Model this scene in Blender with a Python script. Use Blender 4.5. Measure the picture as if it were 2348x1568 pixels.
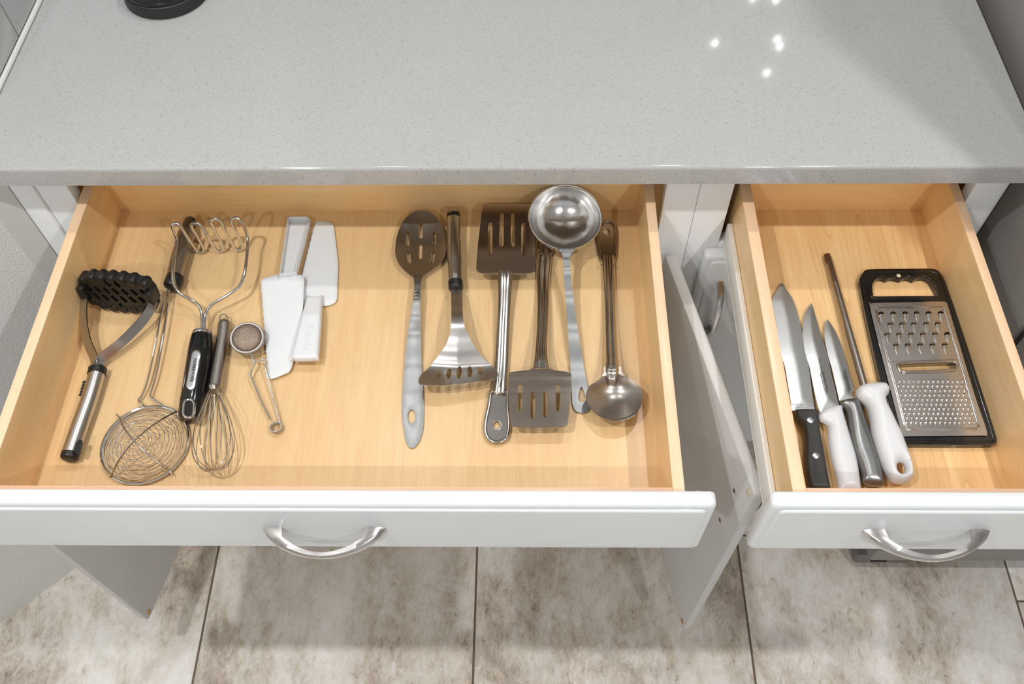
import bpy, bmesh, math, random
import numpy as np
from mathutils import Vector, Matrix
from mathutils.geometry import delaunay_2d_cdt
random.seed(7)
S = bpy.context.scene
COL = S.collection
for o in list(bpy.data.objects): bpy.data.objects.remove(o)

# ---------------------------------------------------------------- camera
R = Vector((0.99985389, 0.00951032, -0.01420363))
U = Vector((-0.00027131, 0.83966007, 0.54311223))
F = Vector((-0.01709139, 0.54302902, -0.83953997))
FOC = 2050.1
CAM = Vector((0, 0, 1.69))
cd = bpy.data.cameras.new('camera'); cam = bpy.data.objects.new('camera', cd); COL.objects.link(cam)
cd.sensor_width = 36; cd.lens = FOC/2348*36; cd.clip_start = .02; cd.clip_end = 60
m = Matrix((R, U, -F)).transposed().to_4x4(); m.translation = CAM
cam.matrix_world = m
S.camera = cam
# ---------------------------------------------------------------- world, exposure
w = bpy.data.worlds.new('world'); S.world = w; w.use_nodes = True
w.node_tree.nodes['Background'].inputs[0].default_value = (.93, .96, 1, 1)
w.node_tree.nodes['Background'].inputs[1].default_value = .62
S.view_settings.view_transform = 'Standard'; S.view_settings.look = 'None'
S.view_settings.gamma = 1; S.view_settings.exposure = -.26
S.view_settings.use_curve_mapping = False
S.cycles.max_bounces = 10; S.cycles.diffuse_bounces = 5; S.cycles.glossy_bounces = 5
S.cycles.caustics_reflective = False; S.cycles.caustics_refractive = False
CEIL = 2.44
LAMPS = [(-.67, .19, 14.5), (.85, .19, 12), (-.80, -.85, 12), (.85, -.85, 12), (-.40, 1.28, 3.5), (.42, 1.30, 6),
         ]

# ---------------------------------------------------------------- geometry helpers
ZD = .7503                      # height of the drawer bottoms
def ray(u, v): return F + R*((u-1174)/FOC) - U*((v-784)/FOC)
def Pz(u, v, z): d = ray(u, v); return CAM + d*((z-CAM.z)/d.z)
def P(u, v, h=0.0): return Pz(u, v, ZD+h)
def zm(ox, oy, s): return lambda *pts: [(ox+p[0]/s, oy+p[1]/s)+tuple(p[2:]) for p in pts]
zA = zm(100, 440, 3.913); zB = zm(100, 780, 3.913); zC = zm(500, 470, 3.824); zD_ = zm(860, 420, 3.669)
zE = zm(860, 760, 3.669); zF = zm(1740, 560, 5.228); zG = zm(1740, 840, 5.2275); zH = zm(1940, 600, 6.522); zI = zm(1980, 820, 6.38)

ORG = {}
def thing(name, label, cat, loc, group=None):
    o = bpy.data.objects.new(name, None); COL.objects.link(o); o.location = loc; o.empty_display_size = .02
    o['label'] = label; o['category'] = cat
    if group: o['group'] = group
    ORG[o.name] = Vector(loc); return o
def struct(name, loc=(0, 0, 0)):
    o = bpy.data.objects.new(name, None); COL.objects.link(o); o.location = loc; o['kind'] = 'structure'
    ORG[o.name] = Vector(loc); return o
def mk(name, verts, faces, mat, parent=None, angle=40, smooth=True, at=None):
    base = ORG[parent.name] if parent else Vector(at or (0, 0, 0))
    me = bpy.data.meshes.new(name)
    me.from_pydata([tuple(Vector(v)-base) for v in verts], [], faces)
    bm = bmesh.new(); bm.from_mesh(me); bmesh.ops.remove_doubles(bm, verts=bm.verts, dist=1e-6)
    bmesh.ops.recalc_face_normals(bm, faces=bm.faces); bm.to_mesh(me); bm.free()
    if smooth:
        me.polygons.foreach_set('use_smooth', [True]*len(me.polygons))
        me.set_sharp_from_angle(angle=math.radians(angle))
    me.materials.append(mat)
    o = bpy.data.objects.new(name, me); COL.objects.link(o)
    if parent: o.parent = parent
    else: o.location = base
    ORG[o.name] = base
    return o
def tag(o, label, cat, group=None):
    o['label'] = label; o['category'] = cat
    if group: o['group'] = group
def lab(o, l): o['label'] = l; return o
class MB:
    def __init__(s): s.v = []; s.f = []
    def add(s, v, f):
        n = len(s.v); s.v += [Vector(x) for x in v]; s.f += [tuple(i+n for i in q) for q in f]; return s
    def build(s, name, mat, parent=None, **k): return mk(name, s.v, s.f, mat, parent, **k)
def boxg(x0, x1, y0, y1, z0, z1, b=0.0, seg=2):
    bm = bmesh.new(); bmesh.ops.create_cube(bm, size=1)
    for v in bm.verts:
        v.co = Vector((x0+(v.co.x+.5)*(x1-x0), y0+(v.co.y+.5)*(y1-y0), z0+(v.co.z+.5)*(z1-z0)))
    if b: bmesh.ops.bevel(bm, geom=bm.edges[:], offset=b, segments=seg, profile=.5, affect='EDGES')
    bm.verts.index_update(); r = ([v.co.copy() for v in bm.verts], [tuple(v.index for v in f.verts) for f in bm.faces]); bm.free(); return r
def box(name, x0, x1, y0, y1, z0, z1, mat, parent=None, b=.0006, **k):
    v, f = boxg(x0, x1, y0, y1, z0, z1, b); return mk(name, v, f, mat, parent, **k)
def smooth(pts, closed=True, sub=6):
    out = []; n = len(pts); rng = range(n) if closed else range(n-1)
    g = lambda i: pts[i % n] if closed else pts[max(0, min(n-1, i))]
    k = len(pts[0]) if not closed else 2
    for i in rng:
        p0, p1, p2, p3 = g(i-1), g(i), g(i+1), g(i+2)
        if closed:
            s1 = len(p1) > 2; s2 = len(p2) > 2
            if s1 and s2: out.append(tuple(p1[:2])); continue
            if s1: p0 = p1
            if s2: p3 = p2
        for j in range(sub):
            t = j/sub
            out.append(tuple(.5*((2*p1[c])+(-p0[c]+p2[c])*t+(2*p0[c]-5*p1[c]+4*p2[c]-p3[c])*t*t+(-p0[c]+3*p1[c]-3*p2[c]+p3[c])*t**3) for c in range(k)))
    if not closed: out.append(tuple(pts[-1]))
    return out
def ell(cx, cy, rx, ry, n=16, rot=0):
    c, s = math.cos(rot), math.sin(rot)
    return [(cx+rx*math.cos(a)*c-ry*math.sin(a)*s, cy+rx*math.cos(a)*s+ry*math.sin(a)*c) for a in [2*math.pi*i/n for i in range(n)]]
def slot(x0, y0, x1, y1, w, n=5):
    d = Vector((x1-x0, y1-y0)).normalized(); p = Vector((-d.y, d.x)); o = []
    a0 = math.atan2(p.y, p.x)
    for i in range(n+1):
        a = a0-math.pi*i/n; o.append((x1+w/2*math.cos(a), y1+w/2*math.sin(a)))
    for i in range(n+1):
        a = a0+math.pi-math.pi*i/n; o.append((x0+w/2*math.cos(a), y0+w/2*math.sin(a)))
    return o
def inpoly(px, py, poly):
    r = np.zeros(px.shape, bool); n = len(poly)
    for i in range(n):
        x1, y1 = poly[i]; x2, y2 = poly[(i+1) % n]
        if y1 == y2: continue
        c = ((y1 > py) != (y2 > py)) & (px < (x2-x1)*(py-y1)/(y2-y1)+x1); r ^= c
    return r
def resamp(poly, step):
    o = []; n = len(poly)
    for i in range(n):
        a = poly[i]; b = poly[(i+1) % n]; L = math.hypot(b[0]-a[0], b[1]-a[1])
        if L < 1e-9: continue
        k = max(1, int(round(L/step)))
        for j in range(k): o.append((a[0]+(b[0]-a[0])*j/k, a[1]+(b[1]-a[1])*j/k))
    q = [o[0]]
    for p in o[1:]:
        if math.hypot(p[0]-q[-1][0], p[1]-q[-1][1]) > step*.2: q.append(p)
    return q
def offs(poly, d):
    n = len(poly); o = []
    ar = sum(poly[i][0]*poly[(i+1) % n][1]-poly[(i+1) % n][0]*poly[i][1] for i in range(n)); sg = 1 if ar > 0 else -1
    for i in range(n):
        a, b = Vector(poly[i-1]), Vector(poly[(i+1) % n]); e = (b-a)
        if e.length < 1e-6: continue
        e.normalize(); o.append((poly[i][0]-e.y*d*sg, poly[i][1]+e.x*d*sg))
    return o
def sheet(name, outline, holes, mid, top, bot, mat, parent, step=6, nrm=None, holedist=True, angle=40, at=None):
    """plate with real thickness: mid(a,b)->point, top/bot(d,a,b)->offsets along the normal, d = distance from the rim"""
    loops = [resamp([p[:2] for p in outline], step)]+[resamp(h, step*.8) for h in holes]
    V = []; E = []
    for lp in loops:
        n0 = len(V); V += lp; E += [(n0+i, n0+(i+1) % len(lp)) for i in range(len(lp))]
    nb = len(V)
    A = np.array([V[a] for a, b in E]); B = np.array([V[b] for a, b in E]); nout = len(loops[0])
    def dist(q, lim=None):
        a = A[:lim]; d = (B-A)[:lim]; t = (((q[:, None]-a)*d).sum(2)/np.maximum((d*d).sum(1), 1e-18)).clip(0, 1)
        return np.sqrt((((a+d*t[..., None])-q[:, None])**2).sum(2)).min(1)
    x0, y0 = A.min(0); x1, y1 = A.max(0)
    gx, gy = np.meshgrid(np.arange(x0+step/2, x1, step), np.arange(y0+step/2, y1, step*.9)); gx = gx+np.where(np.arange(gx.shape[0]) % 2, step/2, 0)[:, None]
    q = np.stack([gx.ravel(), gy.ravel()], 1)
    ins = inpoly(q[:, 0], q[:, 1], loops[0])
    for lp in loops[1:]: ins &= ~inpoly(q[:, 0], q[:, 1], lp)
    q = q[ins]
    bo = step*.55
    if len(q): q = q[dist(q) > bo+step*.5]
    band = []
    for lp in loops:
        for sg_ in (bo, -bo): band += offs(lp, sg_)
    band = np.array(band); ib = inpoly(band[:, 0], band[:, 1], loops[0])
    for lp in loops[1:]: ib &= ~inpoly(band[:, 0], band[:, 1], lp)
    band = band[ib]
    if len(band): band = band[dist(band) > bo*.8]
    q = np.concatenate([band, q]) if len(q) else band
    V = V+[tuple(p) for p in q]
    ov, oe, of, *_ = delaunay_2d_cdt([Vector(p) for p in V], E, [], 0, 1e-7)
    vv = np.array([tuple(p) for p in ov]); cf = []
    cen = np.array([vv[list(f)].mean(0) for f in of])
    ok = inpoly(cen[:, 0], cen[:, 1], loops[0])
    for lp in loops[1:]: ok &= ~inpoly(cen[:, 0], cen[:, 1], lp)
    tris = [tuple(f) for f, k in zip(of, ok) if k]
    D = dist(vv, None if holedist else nout); Dall = D
    up = Vector((0, 0, 1)); vt = []; vb = []
    for (a, b), d in zip(vv, D):
        p = mid(a, b); n = nrm(a, b) if nrm else up
        vt.append(p+n*top(d, a, b)); vb.append(p+n*bot(d, a, b))
    cnt = {}
    for t in tris:
        for i in range(3):
            e = (t[i], t[(i+1) % 3]); k = tuple(sorted(e)); cnt.setdefault(k, []).append(e)
    N = len(vv)
    faces = tris+[tuple(i+N for i in reversed(t)) for t in tris]
    for k, es in cnt.items():
        if len(es) == 1: a, b = es[0]; faces.append((a, b, b+N, a+N))
    faces2 = []
    P3 = vt+vb
    for f in faces:
        if len(f) == 4:
            if (P3[f[0]]-P3[f[3]]).length < 2e-6 and (P3[f[1]]-P3[f[2]]).length < 2e-6: continue
        faces2.append(f)
    return mk(name, P3, faces2, mat, parent, angle=angle, at=at)
def flat(th, r=0.0):
    """offset functions of a flat plate whose top edge is rounded by r (px)"""
    return (lambda d, a, b: th - (r and th*.6*(1-min(d/r, 1))**2)), (lambda d, a, b: 0.0)
def puff(T, wd, lo=None):
    lo = T if lo is None else lo
    f = lambda d: math.sqrt(max(0, 1-(1-min(d/wd, 1))**2))
    return (lambda d, a, b: T*f(d)), (lambda d, a, b: -lo*f(d))
def frames(path):
    T = []
    for i in range(len(path)):
        a = path[max(0, i-1)]; b = path[min(len(path)-1, i+1)]; T.append((b-a).normalized())
    return T
def tube(path, r, n=8, closed=False, rz=None, cap=True, upv=None):
    path = [Vector(p) for p in path]; m = len(path)
    if closed: T = [(path[(i+1) % m]-path[i-1]).normalized() for i in range(m)]
    else: T = frames(path)
    rr = r if isinstance(r, (list, tuple)) else [r]*m
    rzz = rz if isinstance(rz, (list, tuple)) else ([rz]*m if rz else rr)
    side = None; vs = []
    for i in range(m):
        if upv is not None:
            s = T[i].cross(upv)
            if s.length < 1e-3: s = side or T[i].orthogonal()
        else:
            if side is None:
                s = T[i].cross(Vector((0, 0, 1)))
                if s.length < .1: s = T[i].orthogonal()
            else: s = side-T[i]*side.dot(T[i])
        s.normalize(); side = s; u = s.cross(T[i]).normalized()
        vs += [path[i]+s*rr[i]*math.cos(a)+u*rzz[i]*math.sin(a) for a in [2*math.pi*k/n for k in range(n)]]
    fs = []
    for i in range(m if closed else m-1):
        j = (i+1) % m
        for k in range(n): fs.append((i*n+k, i*n+(k+1) % n, j*n+(k+1) % n, j*n+k))
    if not closed and cap: fs += [tuple(range(n)), tuple(range((m-1)*n, m*n))]
    return vs, fs
def loft(rings, cap=True):
    n = len(rings[0]); vs = [v for r in rings for v in r]; fs = []
    for i in range(len(rings)-1):
        for k in range(n): fs.append((i*n+k, i*n+(k+1) % n, (i+1)*n+(k+1) % n, (i+1)*n+k))
    if cap: fs += [tuple(range(n)), tuple(range((len(rings)-1)*n, len(rings)*n))]
    return vs, fs
def interp(tab, t):
    for (t0, v0), (t1, v1) in zip(tab, tab[1:]):
        if t <= t1:
            k = 0 if t1 == t0 else max(0, min(1, (t-t0)/(t1-t0))); k = k*k*(3-2*k); return v0+(v1-v0)*k
    return tab[-1][1]
def cinterp(tab, t):
    if t <= tab[0][0]: return tab[0][1]
    if t >= tab[-1][0]: return tab[-1][1]
    for i in range(len(tab)-1):
        if t <= tab[i+1][0]:
            t0, v0 = tab[i]; t1, v1 = tab[i+1]; h = t1-t0; k = (t-t0)/h
            m0 = ((v1-tab[i-1][1])/(t1-tab[i-1][0])*h) if i else (v1-v0)
            m1 = ((tab[i+2][1]-v0)/(tab[i+2][0]-t0)*h) if i+2 < len(tab) else (v1-v0)
            return (2*k**3-3*k*k+1)*v0+(k**3-2*k*k+k)*m0+(-2*k**3+3*k*k)*v1+(k**3-k*k)*m1
def lathe(prof, c, n=40, ax=None, full=True):
    """prof = (radius, height) list; ax = (ex, ey, ez)"""
    ex, ey, ez = ax or (Vector((1, 0, 0)), Vector((0, 1, 0)), Vector((0, 0, 1))); c = Vector(c); vs = []; fs = []
    for r, h in prof: vs += [c+ex*r*math.cos(a)+ey*r*math.sin(a)+ez*h for a in [2*math.pi*k/n for k in range(n)]]
    for i in range(len(prof)-1):
        for k in range(n): fs.append((i*n+k, i*n+(k+1) % n, (i+1)*n+(k+1) % n, (i+1)*n+k))
    if prof[0][0] > 1e-6 and full: fs.append(tuple(range(n)))
    if prof[-1][0] > 1e-6 and full: fs.append(tuple(range((len(prof)-1)*n, len(prof)*n)))
    return vs, fs
def text(name, s, loc, ex, ey, size, mat, parent, ext=.0002, xs=1.0):
    cu = bpy.data.curves.new('t', 'FONT'); cu.body = s; cu.size = size; cu.extrude = ext; cu.align_x = 'CENTER'; cu.align_y = 'CENTER'; cu.resolution_u = 3
    t = bpy.data.objects.new('t', cu); COL.objects.link(t)
    me = bpy.data.meshes.new_from_object(t.evaluated_get(bpy.context.evaluated_depsgraph_get()))
    bpy.data.objects.remove(t); bpy.data.curves.remove(cu)
    ex = Vector(ex).normalized(); ey = Vector(ey); ey = (ey-ex*ex.dot(ey)).normalized(); ez = ex.cross(ey)
    base = ORG[parent.name]
    for v in me.vertices: v.co = Vector(loc)+ex*v.co.x*xs+ey*v.co.y+ez*v.co.z-base
    me.name = name; me.materials.clear(); me.materials.append(mat)
    o = bpy.data.objects.new(name, me); COL.objects.link(o); o.parent = parent; ORG[o.name] = base; return o

# ---------------------------------------------------------------- materials
def srgb(r, g, b):
    f = lambda c: (c/255/12.92) if c/255 <= .04045 else ((c/255+.055)/1.055)**2.4
    return (f(r), f(g), f(b), 1)
class NT:
    def __init__(s, name):
        s.m = bpy.data.materials.new(name); s.m.use_nodes = True; s.t = s.m.node_tree; s.b = s.t.nodes['Principled BSDF']
    def n(s, typ, **k):
        x = s.t.nodes.new(typ)
        for a, v in k.items():
            if a.startswith('i_'): x.inputs[a[2:].replace('_', ' ')].default_value = v
            else: setattr(x, a, v)
        return x
    def l(s, a, b): s.t.links.new(a, b)
    def set(s, **k):
        for a, v in k.items(): s.b.inputs[a.replace('_', ' ')].default_value = v
    def pos(s, sc=(1, 1, 1), rot=(0, 0, 0)):
        g = s.n('ShaderNodeNewGeometry'); mp = s.n('ShaderNodeMapping'); mp.inputs['Scale'].default_value = sc; mp.inputs['Rotation'].default_value = rot
        s.l(g.outputs['Position'], mp.inputs[0]); return mp.outputs[0]
    def noise(s, v, scale, detail=3, rough=.5, dist=0):
        x = s.n('ShaderNodeTexNoise'); x.inputs['Scale'].default_value = scale; x.inputs['Detail'].default_value = detail
        x.inputs['Roughness'].default_value = rough; x.inputs['Distortion'].default_value = dist; s.l(v, x.inputs['Vector']); return x.outputs['Fac']
    def ramp(s, f, st):
        x = s.n('ShaderNodeValToRGB'); e = x.color_ramp.elements
        while len(e) > 1: e.remove(e[-1])
        e[0].position, e[0].color = st[0]
        for p, c in st[1:]: k = e.new(p); k.color = c
        s.l(f, x.inputs[0]); return x.outputs[0]
    def mix(s, f, a, b, mode='MIX'):
        x = s.n('ShaderNodeMix', data_type='RGBA', blend_type=mode)
        for i, q in ((0, f), (6, a), (7, b)):
            if hasattr(q, 'links'): s.l(q, x.inputs[i])
            else: x.inputs[i].default_value = q
        return x.outputs[2]
    def bump(s, h, st=.2, d=.001):
        x = s.n('ShaderNodeBump'); x.inputs['Strength'].default_value = st; x.inputs['Distance'].default_value = d; s.l(h, x.inputs['Height']); s.l(x.outputs[0], s.b.inputs['Normal'])
    def col(s, c): s.l(c, s.b.inputs['Base Color'])
W = lambda v: (v, v, v, 1)
def plain(name, c, rough=.5, metal=0, coat=0, spec=.5, bump=None):
    t = NT(name); t.set(Roughness=rough, Metallic=metal, Coat_Weight=coat); t.b.inputs['Specular IOR Level'].default_value = spec
    p = t.pos(); f = t.noise(p, 14, 3)
    k = tuple(x*.94 for x in c[:3])+(1,)
    t.col(t.mix(f, k, c))
    if bump: t.bump(t.noise(p, bump[0], 3), bump[1], bump[2])
    return t.m
def wood(name, base, dark, axis='y', contrast=1.0, rough=.38, coat=.25):
    t = NT(name); t.set(Roughness=rough, Coat_Weight=coat, Coat_Roughness=.25)
    sc = {'y': (1, .07, 1), 'x': (.07, 1, 1), 'z': (1, 1, .07)}[axis]
    p = t.pos(sc)
    a = t.noise(p, 170, 4, .6, .4); b = t.noise(p, 22, 3, .55, 1.2)
    n2 = t.noise(t.pos({'y': (1, .10, 1), 'x': (.10, 1, 1), 'z': (1, 1, .10)}[axis]), 7, 2, .45, .35)
    st = t.noise(t.pos({'y': (1, .035, 1), 'x': (.035, 1, 1), 'z': (1, 1, .035)}[axis]), 330, 3, .6)
    mu = t.n('ShaderNodeMath', operation='MULTIPLY'); t.l(n2, mu.inputs[0]); mu.inputs[1].default_value = 34
    fr = t.n('ShaderNodeMath', operation='FRACT'); t.l(mu.outputs[0], fr.inputs[0])
    lines = t.ramp(fr.outputs[0], [(0, W(0)), (.02, W(1)), (.07, W(.35)), (.22, W(0)), (1, W(0))])
    mid = tuple((x+y)/2 for x, y in zip(base, dark))
    c = t.mix(t.ramp(a, [(.3, W(0)), (.75, W(.55))]), base, mid)
    c = t.mix(t.ramp(b, [(.3, W(0)), (.8, W(.7*contrast))]), c, mid)
    c = t.mix(t.ramp(st, [(.54, W(0)), (.70, W(.17))]), c, dark)
    mm = t.n('ShaderNodeMath', operation='MULTIPLY'); t.l(lines, mm.inputs[0]); mm.inputs[1].default_value = .20*contrast**2
    c = t.mix(mm.outputs[0], c, dark)
    t.col(c); t.bump(a, .06, .0004); return t.m
def steel(name, c=(.60, .575, .55, 1), rough=.2, brush=None, amt=.5, spots=0):
    t = NT(name); t.set(Metallic=1.0, Roughness=rough)
    p = t.pos(brush or (1, 1, 1)); f = t.noise(p, 260 if brush else 40, 3)
    t.col(t.mix(f, tuple(x*(1-.12*amt) for x in c[:3])+(1,), c))
    r = t.n('ShaderNodeMapRange'); r.inputs['To Min'].default_value = rough*(1-.3*amt); r.inputs['To Max'].default_value = rough*(1+.5*amt); t.l(f, r.inputs['Value']); t.l(r.outputs[0], t.b.inputs['Roughness'])
    if brush: t.bump(f, .12, .0003)
    else:
        g = t.noise(t.pos(), 30, 2); t.bump(g, .05, .002)
    return t.m
M = {}
M['maple'] = wood('maple_floor', srgb(230, 197, 147), srgb(194, 143, 86), 'y', .8)
M['maple_strong'] = wood('maple_floor_figured', srgb(244, 208, 152), srgb(196, 136, 72), 'y', 1.5)
M['maple_side'] = wood('maple_side', srgb(252, 220, 166), srgb(226, 174, 112), 'y')
M['maple_back'] = wood('maple_back', srgb(252, 220, 164), srgb(226, 174, 112), 'x')
M['maple_edge'] = wood('maple_edge', srgb(246, 214, 176), srgb(222, 168, 126), 'y', .8)
M['maple_edge_x'] = wood('maple_front_edge', srgb(240, 202, 168), srgb(214, 160, 126), 'x', 1.2)
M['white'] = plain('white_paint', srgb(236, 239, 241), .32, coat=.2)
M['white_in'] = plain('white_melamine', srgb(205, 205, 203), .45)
M['white_plastic'] = plain('white_plastic', srgb(222, 224, 226), .35)
M['wall'] = plain('wall_plaster', srgb(222, 222, 218), .8, bump=(330, .6, .002))
M['wall_smooth'] = plain('smooth_plaster', srgb(205, 205, 202), .7, bump=(120, .2, .001))
M['ceiling'] = plain('ceiling_paint', srgb(244, 245, 246), .9)
M['slide'] = plain('slide_enamel', srgb(240, 240, 236), .4)
M['black'] = plain('black_plastic', srgb(24, 24, 24), .38)
M['black_matt'] = plain('black_matt', srgb(40, 41, 40), .55)
M['black_gloss'] = plain('black_gloss', srgb(14, 14, 15), .16, coat=.4)
M['knife_black'] = plain('knife_handle_black', srgb(52, 52, 50), .5)
M['dark'] = plain('dark_gap', srgb(24, 20, 17), .8)
M['fridge'] = plain('fridge_grey', srgb(148, 145, 141), .45, bump=(700, .2, .0004))
M['gasket'] = plain('gasket', srgb(44, 48, 46), .6)
M['felt'] = plain('bumper_pad', srgb(214, 204, 170), .6)
M['felt_o'] = plain('bumper_pad_tan', srgb(190, 150, 90), .6)
M['tile_w'] = plain('wall_tile_glaze', srgb(190, 191, 190), .15)
M['caulk'] = plain('caulk', srgb(238, 238, 234), .5)
M['grout'] = plain('floor_grout', srgb(112, 96, 82), .9)
M['ink'] = plain('ink', srgb(30, 30, 30), .5)
M['ink_pale'] = plain('etch', srgb(200, 205, 205), .5)
M['hinge'] = plain('grey_plastic', srgb(120, 116, 112), .45)
M['rust'] = plain('rusty_steel', srgb(120, 88, 66), .45, metal=.7)
M['steel'] = steel('steel_polished', rough=.13)
M['steel_sat'] = steel('steel_satin', rough=.27, brush=(1, .03, 1))
M['steel_grey'] = steel('steel_grey', (.31, .315, .315, 1), .34)
M['steel_mid'] = steel('steel_mid', (.50, .48, .46, 1), .17)
M['steel_fan'] = steel('steel_fan', (.68, .66, .64, 1), .25)
M['steel_dark'] = steel('steel_dull', (.42, .385, .355, 1), .3)
M['steel_blade'] = steel('steel_reflected_brown', (.36, .305, .26, 1), .17)  # brown of the mirrored surroundings put into the steel colour
M['steel_ladle'] = steel('steel_ladle', (.80, .79, .78, 1), .2)
_t = M['steel_ladle'].node_tree; _b = [n for n in _t.nodes if n.type == 'BUMP'][0]; _b.inputs['Strength'].default_value = .5; _b.inputs['Distance'].default_value = .004
M['infuser_rim'] = steel('infuser_rim_steel', (.45, .42, .39, 1), .35)
M['steel_brown'] = steel('steel_brown', (.47, .40, .345, 1), .24)
M['chrome'] = steel('chrome', (.72, .71, .70, 1), .07)
M['pull'] = steel('pull_nickel', (.70, .68, .66, 1), .2, brush=(.05, 1, 1))
M['blade'] = steel('blade_steel', (.60, .61, .61, 1), .33, brush=(1, .04, 1), amt=.3)
M['label'] = steel('label_silver', (.80, .84, .88, 1), .3)
M['grater'] = steel('grater_steel', (.60, .565, .535, 1), .2)
M['mesh'] = None
def quartz():
    t = NT('quartz_counter'); t.set(Roughness=.07, Coat_Weight=.0); t.b.inputs['Specular IOR Level'].default_value = .5
    p = t.pos((1, 1, 1))
    a = t.noise(p, 700, 3, .7); b = t.noise(p, 5, 3, .6); d = t.noise(p, 430, 3, .65)
    c = t.mix(t.ramp(a, [(.25, W(0)), (.75, W(1))]), srgb(165, 166, 165), srgb(196, 197, 196))
    c = t.mix(t.ramp(b, [(.3, W(0)), (.7, W(.35))]), c, srgb(172, 173, 171))
    c = t.mix(t.ramp(d, [(.32, W(.45)), (.4, W(0))]), c, srgb(140, 138, 132))
    v = t.n('ShaderNodeTexVoronoi'); v.inputs['Scale'].default_value = 420; v.inputs['Randomness'].default_value = 1
    g = t.pos((1, 1.9, 1), (0, 0, .5)); t.l(g, v.inputs['Vector'])
    k = t.noise(p, 150, 2, .6)
    m1 = t.ramp(v.outputs['Distance'], [(0, W(1)), (.17, W(1)), (.24, W(0))])
    m2 = t.ramp(k, [(.53, W(0)), (.58, W(1))])
    f = t.mix(1.0, m1, m2, 'MULTIPLY')
    c = t.mix(f, c, srgb(92, 84, 76))
    t.col(c); return t.m
M['quartz'] = quartz()
def stone():
    t = NT('floor_tile_stone'); t.set(Roughness=.42)
    g = t.n('ShaderNodeNewGeometry'); oi = t.n('ShaderNodeObjectInfo')
    sc = t.n('ShaderNodeVectorMath', operation='SCALE'); sc.inputs['Scale'].default_value = 3.7
    cx = t.n('ShaderNodeCombineXYZ'); t.l(oi.outputs['Random'], cx.inputs[0]); t.l(oi.outputs['Random'], cx.inputs[2]); t.l(cx.outputs[0], sc.inputs[0])
    ad = t.n('ShaderNodeVectorMath', operation='ADD'); t.l(g.outputs['Position'], ad.inputs[0]); t.l(sc.outputs[0], ad.inputs[1])
    p = ad.outputs[0]
    mp = t.n('ShaderNodeMapping'); mp.inputs['Scale'].default_value = (1, .55, 1); t.l(p, mp.inputs[0]); q = mp.outputs[0]
    a = t.noise(q, 3.2, 5, .62, .6); b = t.noise(q, 20, 7, .78, .35); c2 = t.noise(q, 95, 6, .78, .5); d = t.noise(q, 230, 3, .6)
    base = t.ramp(a, [(.34, srgb(184, 171, 157)), (.46, srgb(205, 196, 184)), (.55, srgb(226, 221, 212)), (.68, srgb(243, 242, 237))])
    base = t.mix(.9, base, t.ramp(b, [(.34, W(.30)), (.48, W(.47)), (.55, W(.60)), (.68, W(.74))]), 'OVERLAY')
    base = t.mix(.7, base, t.ramp(c2, [(.35, W(.18)), (.46, W(.47)), (.56, W(.54)), (.68, W(.80))]), 'OVERLAY')
    pit = t.ramp(c2, [(.30, W(1)), (.36, W(0))])
    base = t.mix(t.mix(.6, W(0), pit), base, srgb(104, 90, 78))
    t.col(base)
    x = t.n('ShaderNodeBump'); x.inputs['Strength'].default_value = .25; x.inputs['Distance'].default_value = .002; t.l(c2, x.inputs['Height']); t.l(x.outputs[0], t.b.inputs['Normal'])
    return t.m
M['stone'] = stone()
def meshmat():
    t = NT('fine_wire_mesh'); t.set(Metallic=.8, Roughness=.45)
    p = t.pos(); f = t.noise(p, 420, 4, .7)
    t.col(t.mix(t.ramp(f, [(.3, W(0)), (.7, W(1))]), srgb(140, 122, 106), srgb(176, 160, 146)))
    w1 = t.n('ShaderNodeTexWave', bands_direction='X'); w1.inputs['Scale'].default_value = 420; t.l(p, w1.inputs['Vector'])
    w2 = t.n('ShaderNodeTexWave', bands_direction='Y'); w2.inputs['Scale'].default_value = 420; t.l(p, w2.inputs['Vector'])
    mx = t.n('ShaderNodeMath', operation='MAXIMUM'); t.l(w1.outputs['Fac'], mx.inputs[0]); t.l(w2.outputs['Fac'], mx.inputs[1])
    t.bump(mx.outputs[0], .5, .0004); return t.m
M['mesh'] = meshmat()
def emis(name, c, s):
    m = bpy.data.materials.new(name); m.use_nodes = True; b = m.node_tree.nodes['Principled BSDF']
    b.inputs['Base Color'].default_value = c; b.inputs['Emission Color'].default_value = c; b.inputs['Emission Strength'].default_value = s; return m
M['lamp'] = emis('lamp_lens', (1, .97, .92, 1), 9)

# ---------------------------------------------------------------- the room
YF = .7767; YC = .7467; ZT = .914; ZB = .8846
XL = -.684; XR = .609
floor = struct('floor')
box('grout_bed', -3.2, 3.2, -3, 4.1, -.05, -.002, M['grout'], floor, b=0)
TW = .5095; G0 = -.6077
tv, tf = boxg(-TW/2+.0018, TW/2-.0018, -TW/2+.0018, TW/2-.0018, -.012, 0, .0014, 2)
tile_me = None
for i in range(-4, 7):
    for j in range(-5, 7):
        cx = G0+TW*(i+.5); y0 = .6405 if i < 3 else .5131; cy = y0+TW*(j+.5)
        if tile_me is None:
            o = mk('tile', tv, tf, M['stone'], floor); tile_me = o.data; o.location = (cx, cy, 0)
        else:
            o = bpy.data.objects.new('tile', tile_me); COL.objects.link(o); o.parent = floor; o.location = (cx, cy, 0)
        o.rotation_euler = (0, 0, 0)
cl = box('ceiling', -3.2, 3.2, -3, 4.1, CEIL, CEIL+.05, M['ceiling'], b=0); cl['kind'] = 'structure'
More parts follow.
